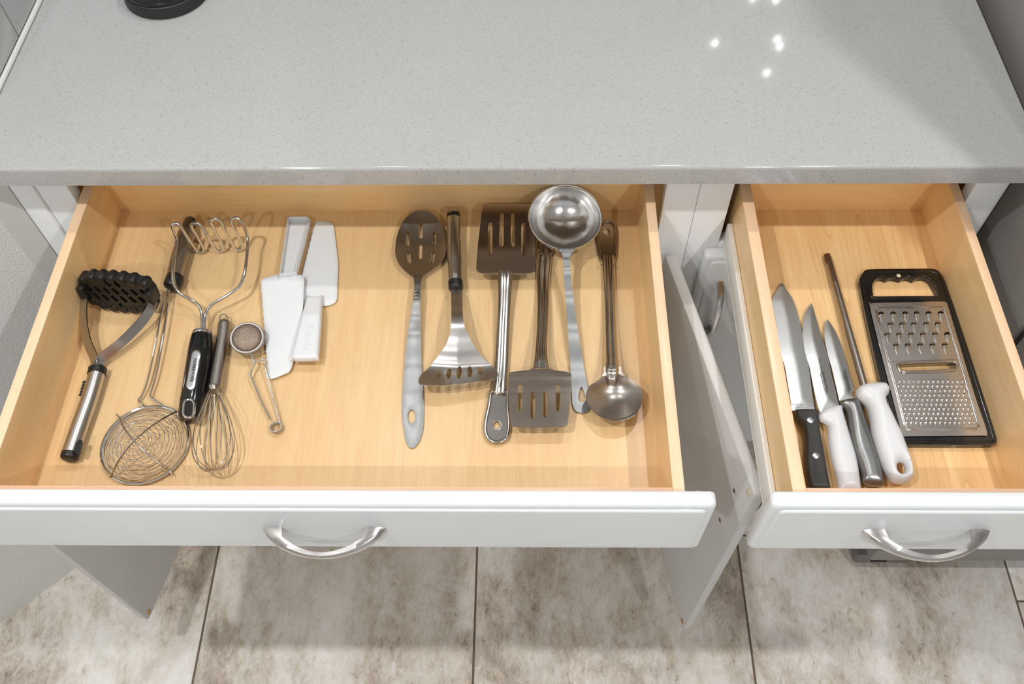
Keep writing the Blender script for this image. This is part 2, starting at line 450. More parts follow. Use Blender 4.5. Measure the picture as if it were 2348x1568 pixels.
def wallbox(name, pts, z0, z1, mat):
    n = len(pts); v = [(x, y, z0) for x, y in pts]+[(x, y, z1) for x, y in pts]
    f = [tuple(range(n)), tuple(range(n, 2*n))]+[(i, (i+1) % n, (i+1) % n+n, i+n) for i in range(n)]
    o = mk(name, v, f, mat, smooth=False); o['kind'] = 'structure'; return o
wl = wallbox('wall_left', [(XL, .757), (XL, 4.1), (XL-.12, 4.1), (XL-.12, .80), (-2.30, -.62), (-2.30, -3), (-2.42, -3), (-2.42, -.60)][:4], 0, CEIL, M['wall'])
# the plaster turns outward at 45 degrees where the cabinets end
wallbox('wall_corner', [(XL, .757), (XL-.12, .80), (-2.42, -.70), (-2.30, -.79)], 0, CEIL, M['wall'])
wallbox('wall_side', [(-2.30, -.79), (-2.42, -.70), (-2.42, -3), (-2.30, -3)], 0, CEIL, M['wall'])
wallbox('wall_return', [(XL+.0, .757), (-.657, .7725), (-.657, .84), (XL, .84)], 0, ZB-.0005, M['wall_smooth'])
wallbox('wall_back', [(XL-.12, 3.98), (3.2, 3.98), (3.2, 4.1), (XL-.12, 4.1)], 0, CEIL, M['wall_smooth'])
wallbox('wall_right', [(3.08, -3), (3.2, -3), (3.2, 3.98), (3.08, 3.98)], 0, CEIL, M['wall_smooth'])
# glazed tiles on the left wall above the counter
bs = struct('wall_tiling', (XL, .98, .93))
me = None
for r in range(3):
    for c in range(-1, 5):
        y0 = .9807+c*.305
        if y0 < .70: y0a = .76
        else: y0a = y0
        o = box('tile', XL+.0002, XL+.008, y0a+.0012, y0+.305-.0012, .922+r*.305, .922+(r+1)*.305-.0024, M['tile_w'], bs, b=.0008)
cv, cf = tube([(XL+.009, .758, .9173), (XL+.009, 1.3, .9175), (XL+.009, 1.39, .9175)], .0036, 8)
mk('trim_1', cv, cf, M['caulk'])['kind'] = 'structure'

# countertop: slab with an eased front edge
prof = [(1.39, ZB), (YC+.0015, ZB), (YC, ZB+.0015), (YC, ZT-.005)]
for k in range(1, 5):
    a = math.pi/2*k/4; prof.append((YC+.004*(1-math.cos(a)), ZT-.005+.005*math.sin(a)))
prof += [(1.39, ZT)]
ct, cfz = loft([[Vector((x, y, z)) for y, z in prof] for x in (XL+.001, XR)])
c = mk('countertop', ct, cfz, M['quartz'], at=(0, 1.05, ZB)); tag(c, 'polished speckled grey stone countertop above the open drawers', 'countertop')

# ---------------------------------------------------------------- panels (drawer fronts, doors)
def panel(fn, wd, ht, th, seg=5):
    """routed slab: fn(a,b,d) -> world; d grows towards the viewer"""
    def ring(ins, d, r):
        pts = []
        for cx, cy, a0 in ((wd-ins-r, ht-ins-r, 0), (ins+r, ht-ins-r, 90), (ins+r, ins+r, 180), (wd-ins-r, ins+r, 270)):
            for k in range(seg+1):
                a = math.radians(a0+90*k/seg); pts.append(fn(cx+r*math.cos(a), cy+r*math.sin(a), d))
        return pts
    L = [ring(.001, 0, .006), ring(0, .001, .007), ring(0, th-.008, .007)]
    for k in range(1, 5):
        a = math.pi/2*k/4; L.append(ring(.006*(1-math.cos(a)), th-.008+.0055*math.sin(a), .007))
    L += [ring(.0085, th-.0024, .006), ring(.0092, th-.0026, .006), ring(.0100, th-.0010, .006), ring(.0115, th-.0001, .006), ring(.013, th, .006)]
    return loft(L)
def pull_mesh(fn):
    """crescent bow pull: fn(s, o, q): s along, o outward, q across; feet at s=+-.066"""
    n = 22; rings = []
    for i in range(n+1):
        t = i/n; s = -1+2*t; k = (1-s*s)
        so = .0665*s; oo = .0325*k**.72*1.0
        wi = .0168*(abs(s)**1.8)+.0045
        # inner arc
        si = so-math.copysign(wi*abs(s)**.7, s) if s else 0
        oi = max(0, .0325*max(0, 1-(si/.0500)**2)**.75-.0055*k)
        if i in (0, n): oo = 0; oi = 0
        hh = .0085*(.62+.38*abs(s))
        c0 = (so, oo); c1 = (si, oi)
        rings.append([fn(c0[0], c0[1], -hh*.2), fn(c0[0], c0[1], hh*.55), fn((c0[0]*.7+c1[0]*.3), (c0[1]*.7+c1[1]*.3), hh*.95), fn(c1[0], c1[1], hh),
                      fn(c1[0], c1[1], hh*.7), fn((c0[0]+c1[0])/2, (c0[1]+c1[1])/2, -hh*.2)])
    return loft(rings)

# ---------------------------------------------------------------- cabinets
LX0, LX1, LI0, LI1 = -.626, .2178, -.5847, .1754
RX0, RX1, RI0, RI1 = .2178, .6017, .2602, .5599
ZO = .7393
def cabinet(label, x0, x1, i0, i1):
    c = thing('base_cabinet', label, 'cabinet', ((x0+x1)/2, YF+.28, 0))
    g = .0003
    for a, b in ((x0+g, i0), (i1, x1-g)): box('stile', a, b, YF, YF+.019, .155, ZB-.0004, M['white'], c, b=.0008)
    box('top_rail', i0, i1, YF+.0004, YF+.0185, .857, ZB-.0006, M['white'], c, b=.0005)
    box('middle_rail', i0, i1, YF+.0004, YF+.0185, ZO-.040, ZO, M['white'], c, b=.0008)
    box('drawer_rail', i0+.001, i0+.045, YF+.0195, 1.36, ZO-.045, ZO-.012, M['maple_side'], c, b=.0006)
    box('drawer_rail', i1-.045, i1-.001, YF+.0195, 1.36, ZO-.045, ZO-.012, M['maple_side'], c, b=.0006)
    box('bottom_rail', i0, i1, YF+.0004, YF+.0185, .155, .19, M['white'], c, b=.0008)
    for a, b in ((x0+g, x0+.013), (x1-.013, x1-g)): box('side_panel', a, b, YF+.019, 1.38, .155, ZB-.0006, M['maple_side'], c)
    box('back_panel', x0+.013, x1-.013, 1.372, 1.38, .155, ZB-.001, M['maple_back'], c)
    box('bottom_panel', x0+.013, x1-.013, YF+.02, 1.37, .158, .172, M['maple_side'], c)
    box('toe_kick', x0+g, x1-g, .85, .862, .0, .154, M['white'], c)
    return c
cabL = cabinet('wide white base cabinet with two open doors and utensil drawer pulled out', LX0, LX1, LI0, LI1)
cabR = cabinet('narrow white base cabinet beside fridge, door shut, knife drawer pulled out', RX0, RX1, RI0, RI1)
o = box('trim_2', -.6565, LX0-.0008, YF-.004, YF+.019, .0, ZB-.0005, M['white'], b=.003); o['kind'] = 'structure'
ZS = .8307
def drawer(c, xo0, xi0, xi1, xo1, fx0, fx1, ztop, fl, pullx, ybk=.825, angle_note=None):
    d = box('drawer', xi0-.004, xi1+.004, .3725, ybk+.004, ZD-.006, ZD, fl, c, b=.0)
    yf0, yf1 = .3697, .3775
    def side(a, b):
        mb = MB(); mb.add(*boxg(a, b, yf0+.0002, ybk+.013, ZD-.012, ZS-.0012, 0)); s = mb.build('side_panel', M['maple_side'], d)
        return s
    for a, b in ((xo0, xi0), (xi1, xo1)):
        side(a, b)
        box('side_edge', a+.0001, b-.0001, yf0+.0002, ybk+.013, ZS-.0012, ZS, M['maple_edge'], d, b=.0004)
    box('back_panel', xi0, xi1, ybk, ybk+.0128, ZD-.010, ZS-.002, M['maple_back'], d, b=.0004)
    box('front_panel', xi0, xi1, yf0+.0002, yf1, ZD-.010, ZS-.0012, M['maple_edge_x'], d, b=.0004)
    for a, b in ((xo0-.0072, xo0-.0004), (xo1+.0004, xo1+.0072)):
        mb = MB(); mb.add(*boxg(a, b, yf0+.004, .78, ZD-.009, ZD+.024, .001)); mb.add(*boxg(a, b+.004 if a < xo0 else b, yf0+.004, .78, ZD-.012, ZD-.0095, 0))
        lab(mb.build('drawer_slide', M['slide'], d), 'white enamelled drawer slide')
    z0 = .7153; v, f = panel(lambda a, b, q: Vector((fx0+a, .3690-q, z0+b)), fx1-fx0, ztop-z0, .019)
    lab(mk('drawer_front', v, f, M['white'], d, angle=50), 'white routed drawer front')
    v, f = pull_mesh(lambda s, o_, q: Vector((pullx+s, .3501-o_, .778+q)))
    p = mk('pull', v, f, M['pull'], d, angle=45); lab(p, 'brushed nickel bow pull')
    return d
dL = drawer(cabL, -.578, -.5652, .1503, .1627, -.622, .1923, .8405, M['maple'], -.2168)
dR = drawer(cabR, .273, .2873, .5403, .5521, .2470, .6160, .8405, M['maple_strong'], .4220)
for x in (.1745, -.60):
    v, f = lathe([(.0045, 0), (.0045, .0015), (.0035, .0022)], (x, .3692, .832), 12, (Vector((1, 0, 0)), Vector((0, 0, 1)), Vector((0, 1, 0))))
    lab(mk('bumper', v, f, M['felt'], dL), 'round cream bumper pad')

def door(c, hx, hy, ang, length, side, z0, z1):
    """open door hinged at hx,hy; ang from the -y direction; side=+1: swings to the right"""
    dx, dy = math.sin(ang)*side, -math.cos(ang); e = Vector((dx, dy, 0)); n = Vector((-dy, dx, 0))
    if n.x*side < 0: n = -n        # outer face looks away from the opening
    o = Vector((hx, hy, z0))
    v, f = panel(lambda a, b, q: o+e*a+n*q+Vector((0, 0, b)), length, z1-z0, .019)
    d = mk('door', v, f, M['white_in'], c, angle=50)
    def disc(a, z, r, h, m, nm, l):
        v, f = lathe([(r, -.0002), (r, h*.6), (r*.75, h)], o+e*a+Vector((0, 0, z-z0))-n*0, 14, (e, Vector((0, 0, 1)), -n)); lab(mk(nm, v, f, m, d), l)
    disc(length-.011, z1-.012, .0045, .002, M['felt'], 'bumper', 'round cream bumper pad')
    disc(length-.011, z0+.012, .0045, .002, M['felt_o'], 'bumper', 'round tan bumper pad')
    for zz in (z1-.062, z1-.158): disc(length-.035, zz, .0042, .0006, M['steel'], 'screw', 'pull fixing screw'); disc(length-.035, zz, .0022, .0009, M['dark'], 'screw_recess', 'dark screw recess')
    v, f = pull_mesh(lambda s, o_, q: o+e*(length-.035)+n*(.0191+o_)+Vector((0, 0, z1-z0-.11+s))+e*q)
    lab(mk('pull', v, f, M['pull'], d, angle=45), 'brushed nickel bow pull')
    return d
door(cabL, .1870, .7650, math.radians(11.8), .362, 1, .170, .7285)
door(cabL, -.5700, .7650, math.radians(11.8), .352, -1, .170, .7285)
# closed door of the right cabinet
v, f = panel(lambda a, b, q: Vector((.2425+a, .7762-q, .170+b)), .350, .7285-.170, .019)
drR = mk('door', v, f, M['white'], cabR, angle=50)
v, f = pull_mesh(lambda s, o_, q: Vector((.2705+q, .7571-o_, .6100+s))); lab(mk('pull', v, f, M['pull'], drR, angle=45), 'brushed nickel bow pull')

# ---------------------------------------------------------------- fridge on the right
fr = thing('refrigerator', 'tall dark grey refrigerator standing right of the counter', 'refrigerator', (1.05, 1.0, 0))
box('body', .630, 1.50, .642, 1.36, .03, 1.74, M['fridge'], fr, b=.004)
box('door', .631, 1.06, .565, .632, .07, 1.73, M['fridge'], fr, b=.006)
box('door', 1.065, 1.499, .565, .632, .07, 1.73, M['fridge'], fr, b=.006)
box('gasket', .636, 1.49, .632, .642, .075, 1.72, M['gasket'], fr, b=.001)
v, f = [], []
mb = MB(); mb.add(*boxg(.6265, .737, .583, .70, .003, .036, .008, 3)); lab(mb.build('foot', M['hinge'], fr), 'grey moulded front foot cover')
box('foot_slot', .655, .685, .5815, .5832, .018, .031, M['dark'], fr)
for x in (.66, 1.46):
    for y in (.70, 1.3): v, f = lathe([(.02, 0), (.02, .03)], (x, y, .0005), 12); mk('foot', v, f, M['black'], fr)

# ---------------------------------------------------------------- black canister on the counter
bx, by = -.501, 1.0805
jar = thing('canister', 'black round canister standing at the back left of the countertop', 'canister', (bx, by, ZT))
v, f = lathe([(.0565, .0), (.0585, .0015), (.0585, .003), (.0578, .0168), (.0566, .0180)], (bx, by, ZT+.0003), 56)
mk('base', v, f, M['black_matt'], jar)
v, f = lathe([(.0545, .0181), (.0540, .0186), (.0556, .0192), (.0556, .0225), (.0545, .0238), (.0500, .0238), (.0490, .0225), (.047, .0181)], (bx, by, ZT), 56)
mk('rim', v, f, M['black_gloss'], jar)
v, f = lathe([(.0468, .0182), (.0462, .0195), (.040, .0198), (.036, .0190), (.001, .0190)], (bx, by, ZT), 48); mk('lid', v, f, M['black_gloss'], jar)

# ---------------------------------------------------------------- recessed lamps
for i, (x, y, pw) in enumerate(LAMPS):
    lb = ['recessed ceiling lamp']
    t = thing('recessed_lamp', 'white round recessed ceiling lamp above the kitchen', 'lamp', (x, y, CEIL-.02), 'recessed lamps in the ceiling')
    v, f = lathe([(.060, CEIL-.0005), (.075, CEIL-.0005), (.078, CEIL-.004), (.060, CEIL-.006), (.056, CEIL-.0005)], (x, y, 0), 32, full=False); mk('trim_ring', v, f, M['white'], t)
    v, f = lathe([(.055, CEIL-.0015), (.055, CEIL-.003), (.001, CEIL-.003)], (x, y, 0), 32); mk('lens', v, f, M['lamp'], t)
    L = bpy.data.lights.new('lamp_light', 'AREA'); L.shape = 'DISK'; L.size = .05; L.energy = pw; L.color = (1, .995, .995)
    lo = bpy.data.objects.new('lamp_light', L); COL.objects.link(lo); lo.location = (x, y, CEIL-.008)
# unseen chandelier, added so that its bulbs make sparkles in the stone
GLINT_BULBS = []
for u_, v_, z_ in ((1770, 272, 1.90), (1776, 292, 1.88), (1720, 125, 1.93), (1716, 150, 1.95), (1768, 152, 1.92), (1742, 20, 1.90), (1744, 46, 1.94), (1828, 20, 1.93), (1630, 285, 1.92), (1748, 376, 1.94), (1690, 6, 1.9)):
    d_ = ray(u_, v_); q_ = CAM+d_*((ZT-CAM.z)/d_.z); q_ = q_+Vector((d_.x, d_.y, -d_.z))*((z_-ZT)/-d_.z); GLINT_BULBS.append(tuple(q_))  # each bulb sits where its mirror image glints in the counter
chx, chy, chz = sum(b_[0] for b_ in GLINT_BULBS)/len(GLINT_BULBS), sum(b_[1] for b_ in GLINT_BULBS)/len(GLINT_BULBS), 2.02
ch = thing('chandelier', 'unseen chandelier added beyond the counter for sparkles in the stone', 'chandelier', (chx, chy, chz))
v, f = tube([(chx, chy, chz), (chx, chy, CEIL-.001)], .006, 8); mk('stem', v, f, M['chrome'], ch)
v, f = tube([(chx+.30*math.cos(a), chy+.40*math.sin(a), chz) for a in [2*math.pi*k/24 for k in range(24)]], .008, 8, closed=True); mk('ring', v, f, M['chrome'], ch)
mb = MB()
for k in range(3): 
    a = math.pi*k/3; mb.add(*tube([(chx+.30*math.cos(a), chy+.40*math.sin(a), chz), (chx-.30*math.cos(a), chy-.40*math.sin(a), chz)], .004, 6))
mb.build('spokes', M['chrome'], ch)
M['bulb'] = emis('bulb_glass', (1, .97, .93, 1), 160)
for k, (bx_, by_, bz_) in enumerate(GLINT_BULBS):
    v, f = lathe([(.001, -.008), (.003, -.004), (.0035, .003), (.001, .010)], (bx_, by_, bz_), 10); mk('bulb', v, f, M['bulb'], ch)
    v, f = tube([(bx_, by_, bz_+.011), (bx_, by_, chz+.006)], .0012, 6); mk('bulb_wire', v, f, M['chrome'], ch)
#@@UTENSILS
# ---------------------------------------------------------------- utensil building blocks
def cen(px, h=0.0): p = P(px[0], px[1], h); return (p.x, p.y, ZD)
def hp(pts): return [P(u, v, h) for u, v, h in pts]
def spl(pts, sub=5): return [P(*q) for q in smooth(pts, closed=False, sub=sub)]
def ptube(name, pts, r, mat, parent, sub=5, n=8, **k):
    v, f = tube(spl(pts, sub), r, n, **k); return mk(name, v, f, mat, parent, angle=50)
def pxsheet(name, out, holes, hf, top, bot, mat, parent, step=6, **k):
    if not callable(hf): hc = hf; hf = lambda u, v: hc
    return sheet(name, out, holes, lambda u, v: P(u, v, hf(u, v)), top, bot, mat, parent, step, **k)
def channel(name, pts, mat, parent, groove=.26, T=.0062, sub=6, flatk=.25):
    """pressed sheet handle: pts (u_left,u_right,v,h); domed with a groove down the middle"""
    rows = smooth(pts, closed=False, sub=sub); rings = []
    for q in rows:
        a = P(q[0], q[2], q[3]); b = P(q[1], q[2], q[3]); n = 14; top = []
        for i in range(n+1):
            s = -1+2*i/n; z = T*(1-abs(s)**2.4)**.62 - T*groove*math.exp(-(s/.26)**2) - 0*s
            top.append(a.lerp(b, i/n)+Vector((0, 0, z)))
        bt = [p+Vector((0, 0, -.0011)) for p in reversed(top)]
        rings.append(top+bt)
    v, f = loft(rings); return mk(name, v, f, mat, parent, angle=50)

# ================================================================ LEFT DRAWER
# ---- black grid potato masher
t = thing('potato_masher', 'potato masher with black plastic grid head and steel handle, far left of the drawer', 'masher', cen((200, 880)))
eL = P(193, 660, .031); eR = P(361, 674, .031); ex = (eR-eL); WD = ex.length*1.01; ex.normalize()
ez = (Vector((0, 0, 1))+Vector((0, .16, 0))); ez = (ez-ex*ez.dot(ex)).normalized(); en = ex.cross(ez); en = -en if en.y > 0 else en
HC = (eL+eR)/2+ez*.0022; hh = .0300
def hm(a, b): return HC+ex*a+ez*b
out = []
for k in range(96):
    a = 2*math.pi*k/96; c, s = math.cos(a), math.sin(a)
    x = WD/2*math.copysign(abs(c)**.72, c); y = hh*math.copysign(abs(s)**.62, s)
    sc = 1+.055*abs(math.sin(math.pi*(x/WD*7+.5)))*(abs(s)**.5); out.append((x*(.97), y*sc*.95))
holes = []
for r in range(4):
    for c in range(-4, 5):
        x = (c+(.5 if r % 2 else 0))*WD/8.2; y = -hh+hh*(2*(r+.75)/4.5)
        w2, h2 = WD/8.2*.47, hh*.215
        if (abs(x)+w2)**2/(WD/2)**2*.92+((abs(y)+h2)/hh)**2 < .86: holes.append([(x-w2*.8, y+h2*.5), (x-w2*.1, y+h2), (x+w2, y-h2*.4), (x+w2*.2, y-h2)])
sheet('mashing_grid', out, holes, lambda a, b: hm(a, b)+en*.0035*(1-(a/WD*2)**2), lambda d, a, b: .0065, lambda d, a, b: -.0065, M['black'], t, .0038, nrm=lambda a, b: en)
for k in range(7):
    x = (k-3)*WD/7.4
    for sg in (1, -1):
        y = sg*hh*.93*(1-abs(x/WD*2)**2.6)**.42*.93
        v, f = lathe([(.002, -.0082), (.0052, -.0078), (.0060, -.006), (.0060, .006), (.0052, .0078), (.002, .0082)], hm(x, y)+en*.0035*(1-(x/WD*2)**2), 12, (ex, ez, en)); mk('scallop', v, f, M['black'], t)
for sx in (-1, 1):
    o = hm(sx*WD*.45, 0); mb = MB(); bv, bf = boxg(-.0045, .0045, -.006, .0155, -.011, .011, .0015)
    mb.add([o+ex*q.x+en*q.y+ez*q.z for q in bv], bf); mb.build('socket', M['black'], t)
def strap(name, pts, wz, mat, parent, th=.0014, tilt=0.0):
    path = spl(pts, 6); T = frames(path); rings = []
    for p, tt in zip(path, T):
        s = tt.cross(Vector((0, 0, 1))).normalized(); u = (s.cross(tt)*math.cos(tilt)+s*math.sin(tilt)).normalized(); n = tt.cross(u).normalized()
        rings.append([p+u*wz/2+n*th/2, p-u*wz/2+n*th/2, p-u*wz/2-n*th/2, p+u*wz/2-n*th/2])
    v, f = loft(rings); return mk(name, v, f, mat, parent)
strap('strap_arm', [(219, 846, .0125), (216, 822, .014), (201, 785, .018), (193, 745, .022), (192, 712, .027), (193, 682, .030)], .0125, M['steel'], t, tilt=1.0)
strap('strap_arm', [(221, 846, .0125), (232, 822, .014), (275, 788, .018), (316, 748, .022), (341, 715, .027), (352, 690, .030)], .0120, M['steel'], t, tilt=-.55)
ptube('handle', [(222, 858, .0115), (205, 915, .0115), (180, 985, .0115), (161, 1040, .0115)], .0098, M['steel_sat'], t, n=20, rz=.0100)
ptube('collar', [(224, 845, .0117), (223, 851, .0117), (221, 859, .0117)], [.0098, .0108, .0108]+[.0108]*8, M['black'], t, n=20, sub=5)
ptube('end_cap', [(161.5, 1040, .0115), (160, 1046, .0115), (157, 1055, .0115)], [.0101]*7+[.0099, .0094, .008, .005], M['black'], t, n=20, sub=5)
pxsheet('hang_slot', slot(184, 1013, 178, 1036, 11), [], .0205, lambda d, a, b: .0006, lambda d, a, b: -.003, M['black_gloss'], t, step=4)
for k in range(5): 
    v, f = lathe([(.0001, -.0022), (.0022, 0), (.0001, .0022)], P(193-k*2.1, 876+k*7.2, .013), 10); mk('grip_bump', v, f, M['black'], t)

# ---- skimmer
t = thing('skimmer', 'round spiral wire skimmer with long double wire stem and steel handle', 'skimmer', cen((332, 1018)))
ptube('handle', [(430, 533, .014), (421, 560, .0135), (409, 600, .013), (399, 640, .0125)], [.0118]*6+[.0112]*5+[.0106]*5, M['steel_dark'], t, n=20)
ptube('hang_tip', [(438, 499, .013), (434, 512, .0135), (430, 535, .014)], [.004, .006, .0075, .0082, .0086, .0088, .0092, .0096, .0100, .0104, .0106], M['black_gloss'], t, n=16, rz=[.003, .004, .005, .0055, .006, .007, .008, .009, .0098, .0104, .0106])
ptube('collar', [(403, 634, .0125), (397, 650, .0125), (391, 662, .012)], [.0108, .0114, .0116, .0116, .0116, .0116, .0116, .0114, .0108, .0096, .007], M['black'], t, n=20)
RC = P(333, 1018.5, .0042); RR = .0500; rt = .0013
mb = MB()
for pts in ([(384, 662, .012), (372, 712, .011), (357, 790, .0095), (341, 865, .0075), (327, 905, .0058), (318, 918, .005)],
            [(390, 664, .012), (384, 712, .011), (372, 790, .0095), (357, 865, .0075), (346, 903, .0058), (350, 914, .005)]):
    q = [tuple(p) for p in hp(pts)]; sg = -1 if pts[0][0] < 387 else 1
    for aa in (14, 22, 32): q.append(tuple(RC+Vector((sg*math.sin(math.radians(aa)), math.cos(math.radians(aa)), 0))*(RR+.0012)+Vector((0, 0, .0006))))
    mb.add(*tube([Vector(x) for x in smooth(q, closed=False, sub=5)], rt, 8))
mb.build('stem', M['chrome'], t)
def circ(c, r, n=64, ax=None, a0=0):
    ex_, ey_ = ax or (Vector((1, 0, 0)), Vector((0, 1, 0))); return [c+ex_*r*math.cos(a0+2*math.pi*k/n)+ey_*r*math.sin(a0+2*math.pi*k/n) for k in range(n)]
v, f = tube(circ(RC, RR), .0016, 8, closed=True); mk('rim', v, f, M['chrome'], t)
dep = lambda r: .0250*(1-(r/RR)**2)
mb = MB(); rs = random.Random(3)
for k in range(1, 13):
    r = RR*(k/13.2)**.92+.0005; mb.add(*tube([p+Vector((.0012*math.sin(k), .001*math.cos(2*k)-.009*(1-(r/RR)**2), dep(r)+rs.uniform(-.0003, .0003))) for p in circ(RC, r, 48)], .00055, 6, closed=True))
mb.build('spiral_wire', M['chrome'], t)
for a0, a1 in (((268, 951), (398, 1090)), ((405, 944), (254, 1096))):
    A_, B_ = P(*a0, .0042), P(*a1, .0042); pth = []
    for k in range(25):
        q = A_.lerp(B_, k/24); r = (Vector((q.x, q.y, 0))-Vector((RC.x, RC.y, 0))).length; pth.append(Vector((q.x, q.y-.009*(1-min(1, r/RR)**2), RC.z+dep(min(r, RR))+.0017)))
    v, f = tube(pth, .00095, 6); lab(mk('cross_wire', v, f, M['steel_dark'], t), 'dark bent cross wire')

# ---- wire potato masher
t = thing('potato_masher', 'potato masher of zigzag bent steel wire with thick black handle', 'masher', cen((470, 760)))
zz = [(463, 771, .016), (464, 742, .017), (463, 722, .018), (458, 704, .020), (443, 690, .023), (420, 678, .026), (405, 664, .029), (397, 640, .031), (398, 610, .033), (401, 580, .035), (405, 556, .037), (404, 545, .040), (396, 525, .054), (395, 516, .060), (403, 512, .061), (413, 517, .058),
      (430, 545, .036), (449, 572, .010), (457, 578, .005), (465, 574, .008), (462, 560, .018), (440, 522, .050), (441, 514, .058), (452, 512, .061), (463, 519, .057), (478, 545, .038), (493, 570, .012), (501, 576, .005), (510, 572, .008), (508, 558, .020), (485, 515, .056), (485, 505, .063), (496, 501, .066), (506, 508, .061),
      (520, 535, .040), (537, 567, .012), (545, 573, .005), (555, 568, .008), (552, 552, .022), (532, 512, .056), (532, 502, .063), (545, 500, .066), (555, 510, .060), (564, 530, .048), (568, 550, .038), (567, 580, .035), (563, 615, .033), (557, 640, .031), (546, 660, .029), (520, 678, .026), (492, 694, .023), (478, 706, .020), (471, 722, .018), (469, 742, .017), (468, 771, .016)]
ptube('wire_frame', zz, .00215, M['chrome'], t, sub=4, n=10)
hpts = [(463, 768, .0155), (462, 775, .0155), (458, 810, .0155), (451, 855, .0155), (443, 905, .0155), (437, 940, .0150), (434, 962, .0145)]
rad = [(0, .0112), (.08, .0128), (.35, .0150), (.7, .0146), (.9, .0134), (1, .0110)]
path = spl(hpts, 6); L_ = len(path)-1
v, f = tube(path, [interp(rad, i/L_) for i in range(L_+1)], 24, rz=[interp(rad, i/L_)*.86 for i in range(L_+1)]); mk('handle', v, f, M['black_gloss'], t, angle=60)
ptube('ferrule', [(464, 763, .0155), (463.5, 767, .0155), (463, 771, .0155)], [.010, .0118, .0122, .0124, .0124, .0124, .0124, .0124, .0124, .0122, .012], M['chrome'], t, n=24)
lm = pxsheet('label_plate', slot(450, 812, 437, 883, 20, 8), [], .0287, lambda d, a, b: .0009*min(1, d/2.5)-.0002*abs(0), lambda d, a, b: -.003, M['label'], t, step=4)
text('lettering', 'FARBERWARE', P(443.5, 848, .0298), P(440, 868, .03)-P(447, 825, .03), P(455, 849, .03)-P(430, 846, .03), .0058, M['ink'], t, xs=.92)
ring_ = [P(u, v_, .0285) for u, v_ in slot(434, 928, 433, 946, 24, 6)]
v, f = tube(ring_, .0018, 8, closed=True); mk('hang_ring', v, f, M['chrome'], t)
pxsheet('hang_hole', slot(434, 928, 433, 946, 20, 6), [], .0275, lambda d, a, b: .0005, lambda d, a, b: -.004, M['dark'], t, step=4)

# ---- whisk
t = thing('whisk', 'small steel balloon whisk with hanging loop, lying beside the black masher handle', 'whisk', cen((490, 900)))
ptube('handle', [(515, 738, .0095), (512, 770, .0095), (502, 830, .0105), (492, 893, .0125)], [.0070]+[.0082]*15, M['steel_dark'], t, n=18)
ptube('hang_loop', [(508, 742, .010), (504, 730, .010), (507, 722, .010), (516, 721, .010), (522, 728, .010), (521, 742, .010)], .0010, M['chrome'], t)
a0 = P(490, 893, .0150); a1 = P(489, 1083, .0300); ax = (a1-a0); LW = ax.length; ax.normalize(); sx = ax.cross(Vector((0, 0, 1))).normalized(); ux = sx.cross(ax)
for k in range(6):
    ph = math.pi*k/6+.15; dv = sx*math.cos(ph)+ux*math.sin(ph); pth = []
    for i in range(41):
        th = -math.pi+2*math.pi*i/40; c = (1+math.cos(th))/2  # c=1 at tip
        s_ = LW*(c if True else 0); r = .0315*math.sin(abs(th))*(c**.75)+.0042*(1-c)
        r = math.copysign(r, th) if i not in (20,) else 0
        rz_ = r; pth.append(a0+ax*(s_-.003)+dv*rz_)
    v, f = tube(pth, .00062, 6); mk('wire_loop', v, f, M['chrome'], t)
v, f = tube([a0-ax*.004, a0-ax*.001, a0+ax*.0035], [.0072, .0072, .0058], 18); mk('plug', v, f, M['steel_dark'], t)

# ---- ball tea infuser
t = thing('tea_infuser', 'small mesh tea infuser with wire tong handle, beside the white spatulas', 'tea infuser', cen((567, 780)))
ic = P(567, 776, .020); IR = .0192
ez = Vector((.10, -.22, 1)).normalized(); ex_ = Vector((1, 0, 0)); ex_ = (ex_-ez*ex_.dot(ez)).normalized(); ey_ = ez.cross(ex_)
v, f = lathe([(IR*1.02, -.0028), (IR*1.10, -.0022), (IR*1.12, .0012), (IR*1.05, .0030), (IR*.94, .0030), (IR*.93, -.0028)], ic, 40, (ex_, ey_, ez), full=False); v2 = v; f2 = f+[(5*40+k, 5*40+(k+1) % 40, (k+1) % 40, k) for k in range(40)]
mk('rim', v2, f2, M['infuser_rim'], t)
v, f = lathe([(IR*.93*math.cos(a), .0015+.0075*math.sin(a)) for a in [math.pi/2*k/8 for k in range(8)]]+[(.0002, .009)], ic, 36, (ex_, ey_, ez), full=False); lab(mk('upper_mesh', v, f, M['mesh'], t), 'brown stained fine wire mesh')
v, f = lathe([(IR*.93*math.cos(a), -.0015-.0145*math.sin(a)) for a in [math.pi/2*k/8 for k in range(8)]]+[(.0002, -.016)], ic, 36, (ex_, ey_, ez), full=False); mk('lower_mesh', v, f, M['mesh'], t)
ptube('tong_wire', [(577, 812, .016), (580, 824, .014), (583, 834, .012), (574, 858, .009), (578, 868, .008), (598, 918, .006), (620, 962, .005)], .00105, M['chrome'], t)
ptube('tong_wire', [(582, 826, .013), (593, 828, .013), (603, 824, .013), (607, 840, .011), (620, 890, .008), (634, 940, .006), (643, 974, .005)], .00105, M['chrome'], t)
mb = MB()
for k in range(3): mb.add(*tube(circ(P(632, 979, .0032+k*.0021), .0066, 24), .00100, 6, closed=True))
mb.build('spring_coil', M['chrome'], t)
for q in ((583, 834, .0115), (574, 859, .009), (603, 824, .0125)):
    v, f = lathe([(.0002, -.0022), (.0018, -.0012), (.0018, .0012), (.0002, .0022)], P(*q), 10); mk('pivot', v, f, M['chrome'], t)

